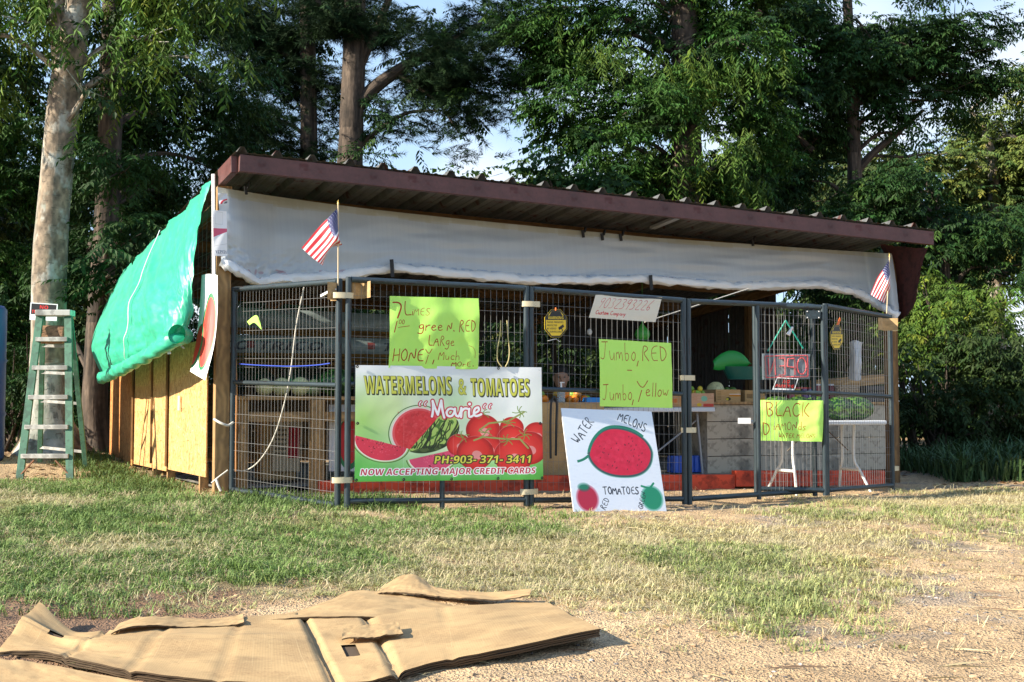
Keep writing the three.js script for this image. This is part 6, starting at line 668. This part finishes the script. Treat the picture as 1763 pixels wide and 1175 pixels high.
// climbing vine showing over the roof edge
{ const pts = [[770, 800], [790, 500], [800, 330], [815, 306], [845, 304], [866, 298]].map(([x, y], i) => pix(x, y, 17.2)); const t = thing('climbing_vine', 'thin vine with heart shaped leaves showing above the roof edge', 'vine', pts[0].clone().setY(gy(pts[0].x, pts[0].z)), 0); part(t, 'stem', limb(pts, [.012, .01, .008, .006, .005, .003], 6, .1), mBark, true); foliage(t, 'leaves', [[812, 300, 26, 10], [850, 300, 22, 8], [790, 305, 16, 8]].map(blob(17.2, .4)), { kind: 'vine', dens: 26, col: G3, clump: .15, size: .8, seed: 90 }); }
{ const pts = [[960, 800], [950, 400], [945, 310], [925, 318]].map(([x, y]) => pix(x, y, 17.6)); const t = thing('climbing_vine', 'dark vine with broad leaves beside the sky gap over the roof', 'vine', pts[0].clone().setY(gy(pts[0].x, pts[0].z)), 0); part(t, 'stem', limb(pts, [.03, .025, .02, .008], 6, .1), mBark, true); foliage(t, 'leaves', [[960, 300, 45, 22], [1010, 310, 60, 26], [980, 250, 30, 30], [1060, 320, 60, 22]].map(blob(17.6, .5)), { kind: 'vine', dens: 30, col: G2, clump: .2, seed: 91 }); }
// neighbours of the wood outside the frame, whose shade falls across it
for (const [px, Z, h, l] of [[-420, 19, 160, 'broad tree of the wood standing left beyond the blue drum'], [-760, 17, 200, 'tall tree of the wood further left beyond the blue drum'], [-330, 25, 120, 'old tree deep in the wood beyond the blue drum'], [2050, 22, 150, 'tree of the wood far right of the shaded shrubs']]) tree('wood_tree', l, 'tree', Z, { seed: 100 + px, trunk: [[px, 800, .25], [px, 400, .22], [px + 10, 0, .17], [px + 10, -h, .1]], blobs: [[px, 520, 150, 120], [px - 60, 330, 160, 120], [px + 70, 250, 160, 120], [px, 90, 190, 120], [px + 40, -80, 200, 120, .8], [px + 120, 400, 120, 90], [px + 100, 120, 120, 100]], fol: { col: G2, dens: 22, kind: 'far', clump: .45 } });
// the far wood: one mass nobody could count
{ const t = new THREE.Group(); t.name = 'far_wood'; t.userData = { kind: 'stuff', label: 'distant mass of woodland behind the nearer trees', category: 'wood' }; scene.add(t); t.updateMatrixWorld(true); const bs = [], r = rng(77); for (let i = 0; i < 130; i++) { const x = -30 + r() * 62, d = 27 + r() * 14, px = W / 2 + x / d * F; const gap = px > 600 && px < 960; const hMax = gap ? 4.2 : 8.5; bs.push({ c: V3(x, .6 + r() * (hMax - 1.8), -d), r: V3(1.7, 1.3, 1.5) }); } foliage(t, 'far_leaves', bs, { kind: 'far', dens: 13, col: [.05, .085, .022], size: 1.25, clump: .6, seed: 78, vary: .6 }); }

// ------------------------------------------------------------------ grass, straw, stones
function tuft(seed, { n = 9, h = .07, spread = .05, lean = .6, w = .0035 } = {}) { const r = rng(seed), T = []; for (let i = 0; i < n; i++) { const a = r() * 6.283, o = V3(Math.cos(a) * spread * r(), -.004, Math.sin(a) * spread * r()), b = r() * 6.283, l = lean * (.3 + r()), H2 = h * (.55 + .8 * r()), d = V3(Math.cos(b), 0, Math.sin(b)), s = V3(-d.z, 0, d.x).multiplyScalar(w * (.7 + .6 * r())); const m = o.clone().addScaledVector(d, H2 * l * .35).add(V3(0, H2 * .6, 0)), e = o.clone().addScaledVector(d, H2 * l * 1.1).add(V3(0, H2 * (1 - l * .35), 0)); T.push([o.clone().add(s), o.clone().sub(s), m.clone().addScaledVector(s, .8)], [o.clone().sub(s), m.clone().addScaledVector(s, -.8), m.clone().addScaledVector(s, .8)], [m.clone().addScaledVector(s, .8), m.clone().addScaledVector(s, -.8), e]); } return tris(T); }
function scatter(name, label, cat, geos, m, pts) { const g = new THREE.Group(); g.name = name; g.userData = { kind: 'stuff', label, category: cat }; scene.add(g); const c = new THREE.Color(), q = new THREE.Quaternion(), e = new THREE.Euler(); geos.forEach((geo, k) => { const L = pts.filter((_, i) => i % geos.length === k); const im = shade(new THREE.InstancedMesh(geo, m, L.length)); L.forEach((p, i) => { e.set(p.tx || 0, p.ry, p.tz || 0); im.setMatrixAt(i, new THREE.Matrix4().compose(V3(p.x, p.y, p.z), q.setFromEuler(e), V3(p.s, p.sy || p.s, p.s))); im.setColorAt(i, c.setRGB(...p.c)); }); im.name = name + '_pieces'; im.userData.kind = 'stuff'; g.add(im); }); }
const cards = scene.children.filter((o) => /^cardboard_sheet/.test(o.name)).map((o) => new THREE.Box3().setFromObject(o));
const cardFoot = [flat([[-8, 1122], [150, 1144], [400, 1168], [580, 1170], [745, 1145], [1030, 1106], [938, 1034], [700, 1018], [580, 1026], [430, 1058], [66, 1068]]), flat([[-60, 1200], [300, 1200], [262, 1178], [60, 1139], [-60, 1134]])];
const underCard = (x, z) => cardFoot.some((P) => inPoly(x, z, P));
{
  const r = rng(500), green = [], straw = [], tall = [];
  const add = (L, x, z, s, c, sy) => { if (underCard(x, z)) return; L.push({ x, z, y: gy(x, z), ry: r() * 6.28, s, sy, c, tx: (r() - .5) * .3, tz: (r() - .5) * .3 }); };
  for (let i = 0; i < 150000; i++) { const d = 4.2 + 12 * Math.pow(r(), .8), x = (r() * 2 - 1) * (d * .46 + .8), z = -d, g = grassAt(x + (r() + r() + r() - 1.5) * .5, z + (r() + r() + r() - 1.5) * .9) * (.35 + .9 * smooth(.3, .55, fbm(x * 5, z * 5 + 50, 3))); const lush = smooth(.38, .62, fbm(x * .8 + 20, z * .8, 3) + .16 * smooth(1.5, -3, x)); if (r() > g * .6) continue; const t = .7 + .6 * r(); const dry = clamp(.3 * smooth(-.5, 1.5, x) + .55 - lush * .75 + .35 * (r() - .5) + .25 * smooth(-1, 2, x)); const c = [lerp(.15, .50, dry) * t, lerp(.23, .43, dry) * t, lerp(.05, .20, dry) * t]; add(green, x, z, .5 + .5 * r() + lush * .25, c, (.35 + .5 * r()) * (.5 + lush * .7)); }
  for (let i = 0; i < 60000; i++) { const d = 4.2 + 11 * Math.pow(r(), .8), x = (r() * 2 - 1) * (d * .46 + .8), z = -d, g = grassAt(x + (r() - .5) * .8, z + (r() - .5) * 1.2), n = fbm(x * 1.5 + 70, z * 1.5, 3); if (r() > (g > 0 ? .6 : .015) * smooth(.3, .6, n)) continue; const t = .75 + .5 * r(); add(straw, x, z, .6 + .6 * r(), [.52 * t, .44 * t, .25 * t], .4 + .4 * r()); }
  for (let i = 0; i < 3000; i++) { const d = 13.6 + r() * 4, x = 4.9 + r() * 4.5, z = -d; const t = .7 + .6 * r(); add(tall, x, z, 1.1 + 1.1 * r(), [.04 * t, .085 * t, .02 * t]); }
  for (let i = 0; i < 900; i++) { const a = r(), p = a < .5 ? B(-.25 - r() * .5, r() * 4.6) : K(lerp(-2.3, -.9, r()), lerp(10.6, 9.6, r())); const t = .8 + .5 * r(); add(green, p.x + (r() - .5) * .3, p.z + (r() - .5) * .3, .9 + .7 * r(), [.09 * t, .15 * t, .03 * t]); }
  scatter('grass', 'short patchy green lawn in front of the fence', 'grass', [1, 2, 3, 4].map((s) => tuft(s, { n: 13, spread: .065, w: .0026, lean: .9 })), M([1, 1, 1], .7), green);
  scatter('dry_grass', 'dead straw coloured grass lying among the lawn', 'grass', [5, 6, 7].map((s) => tuft(s, { n: 6, h: .085, lean: 1.5, spread: .07, w: .0016 })), M([1, 1, 1], .8), straw);
  scatter('tall_grass', 'tall shaded grass at the foot of the woodland shrubs', 'grass', [8, 9].map((s) => tuft(s, { n: 9, h: .17, lean: .7, spread: .08, w: .005 })), M([1, 1, 1], .7), tall);
  const stone = (s) => { const g = new THREE.IcosahedronGeometry(1, 1), p = g.attributes.position; for (let i = 0; i < p.count; i++) { const k = .65 + .7 * hash(Math.round(p.getX(i) * 50) + s * 7, Math.round(p.getY(i) * 50), Math.round(p.getZ(i) * 50)); p.setXYZ(i, p.getX(i) * k, p.getY(i) * k * .6, p.getZ(i) * k); } g.computeVertexNormals(); return g; };
  const grav = [], clod = [];
  for (let i = 0; i < 30000; i++) { const d = 3.8 + 9 * r(), x = (r() * 2 - 1) * (d * .46 + .6), z = -d; if (grassAt(x, z) > .2 || underCard(x, z)) continue; const k = smooth(.5, .68, fbm(x * 1.4 + 60, z * 2.4 + 9, 4)) * smooth(-.5, 2, x); if (r() < k * .75 + .02) { const t = .7 + .7 * r(); grav.push({ x, z, y: gy(x, z) + .001, ry: r() * 6, s: .003 + .011 * r() * r(), c: r() < .8 ? [.2 * t, .18 * t, .165 * t] : [.42 * t, .36 * t, .3 * t] }); } else if (r() < .16 + .5 * smooth(-1, -2.4, x)) { const t = .7 + .6 * r(), dk = smooth(-.6, -2.2, x); clod.push({ x, z, y: gy(x, z), ry: r() * 6, s: .004 + .016 * r() * r(), c: [lerp(.42, .24, dk) * t, lerp(.29, .15, dk) * t, lerp(.17, .085, dk) * t] }); } }
  scatter('gravel', 'grey crushed stones lying in the bare earth', 'gravel', [1, 2, 3].map(stone), M([1, 1, 1], .9), grav);
  scatter('earth_clods', 'small clods of loose brown earth in front of the lawn', 'earth', [4, 5].map(stone), M([1, 1, 1], .95), clod);
  const bits = []; for (let i = 0; i < 700; i++) { const d = 4 + 8 * r(), x = (r() * 2 - 1) * (d * .46 + .5), z = -d; if (underCard(x, z)) continue; const t = .7 + .5 * r(); bits.push({ x, z, y: gy(x, z) + .006, ry: r() * 6.28, tx: (r() - .5) * .2, tz: (r() - .5) * .2, s: .5 + r(), c: r() < .6 ? [.5 * t, .42 * t, .24 * t] : [.16 * t, .1 * t, .06 * t] }); }
  scatter('straw_bits', 'loose straws and twigs scattered over the yard', 'straw', [tris([[V3(-.06, 0, .0016), V3(-.06, 0, -.0016), V3(.07, .004, 0)]]), tris([[V3(-.09, 0, .0016), V3(0, .006, -.0016), V3(.1, .002, 0)], [V3(-.09, 0, -.0016), V3(0, .006, -.003), V3(.1, .002, 0)]])], M([1, 1, 1], .85), bits);
}
{ // fallen leaves under the trees
  const r = rng(640), L = []; for (let i = 0; i < 16000; i++) { const d = 12.4 + 9 * r(), x = r() < .5 ? -3.4 - 6 * r() : 4.4 + 6 * r(), z = -d; if (fbm(x * 2.3 + 31, z * 2.3, 3) < .4 + .3 * r() * (d < 14 ? 1.4 : .4)) continue; const t = .6 + .7 * r(); L.push({ x, z, y: gy(x, z) + .006, ry: r() * 6.28, tx: (r() - .5) * .8, tz: (r() - .5) * .8, s: .6 + .8 * r(), c: [.30 * t, .19 * t, .10 * t] }); }
  scatter('leaf_litter', 'brown fallen leaves lying under the woodland trees', 'leaves', [tris([[V3(-.04, 0, 0), V3(0, .006, .022), V3(.045, 0, 0)], [V3(-.04, 0, 0), V3(.045, 0, 0), V3(0, .006, -.022)]])], M([1, 1, 1], .8), L);
}
renderer.render(scene, camera);
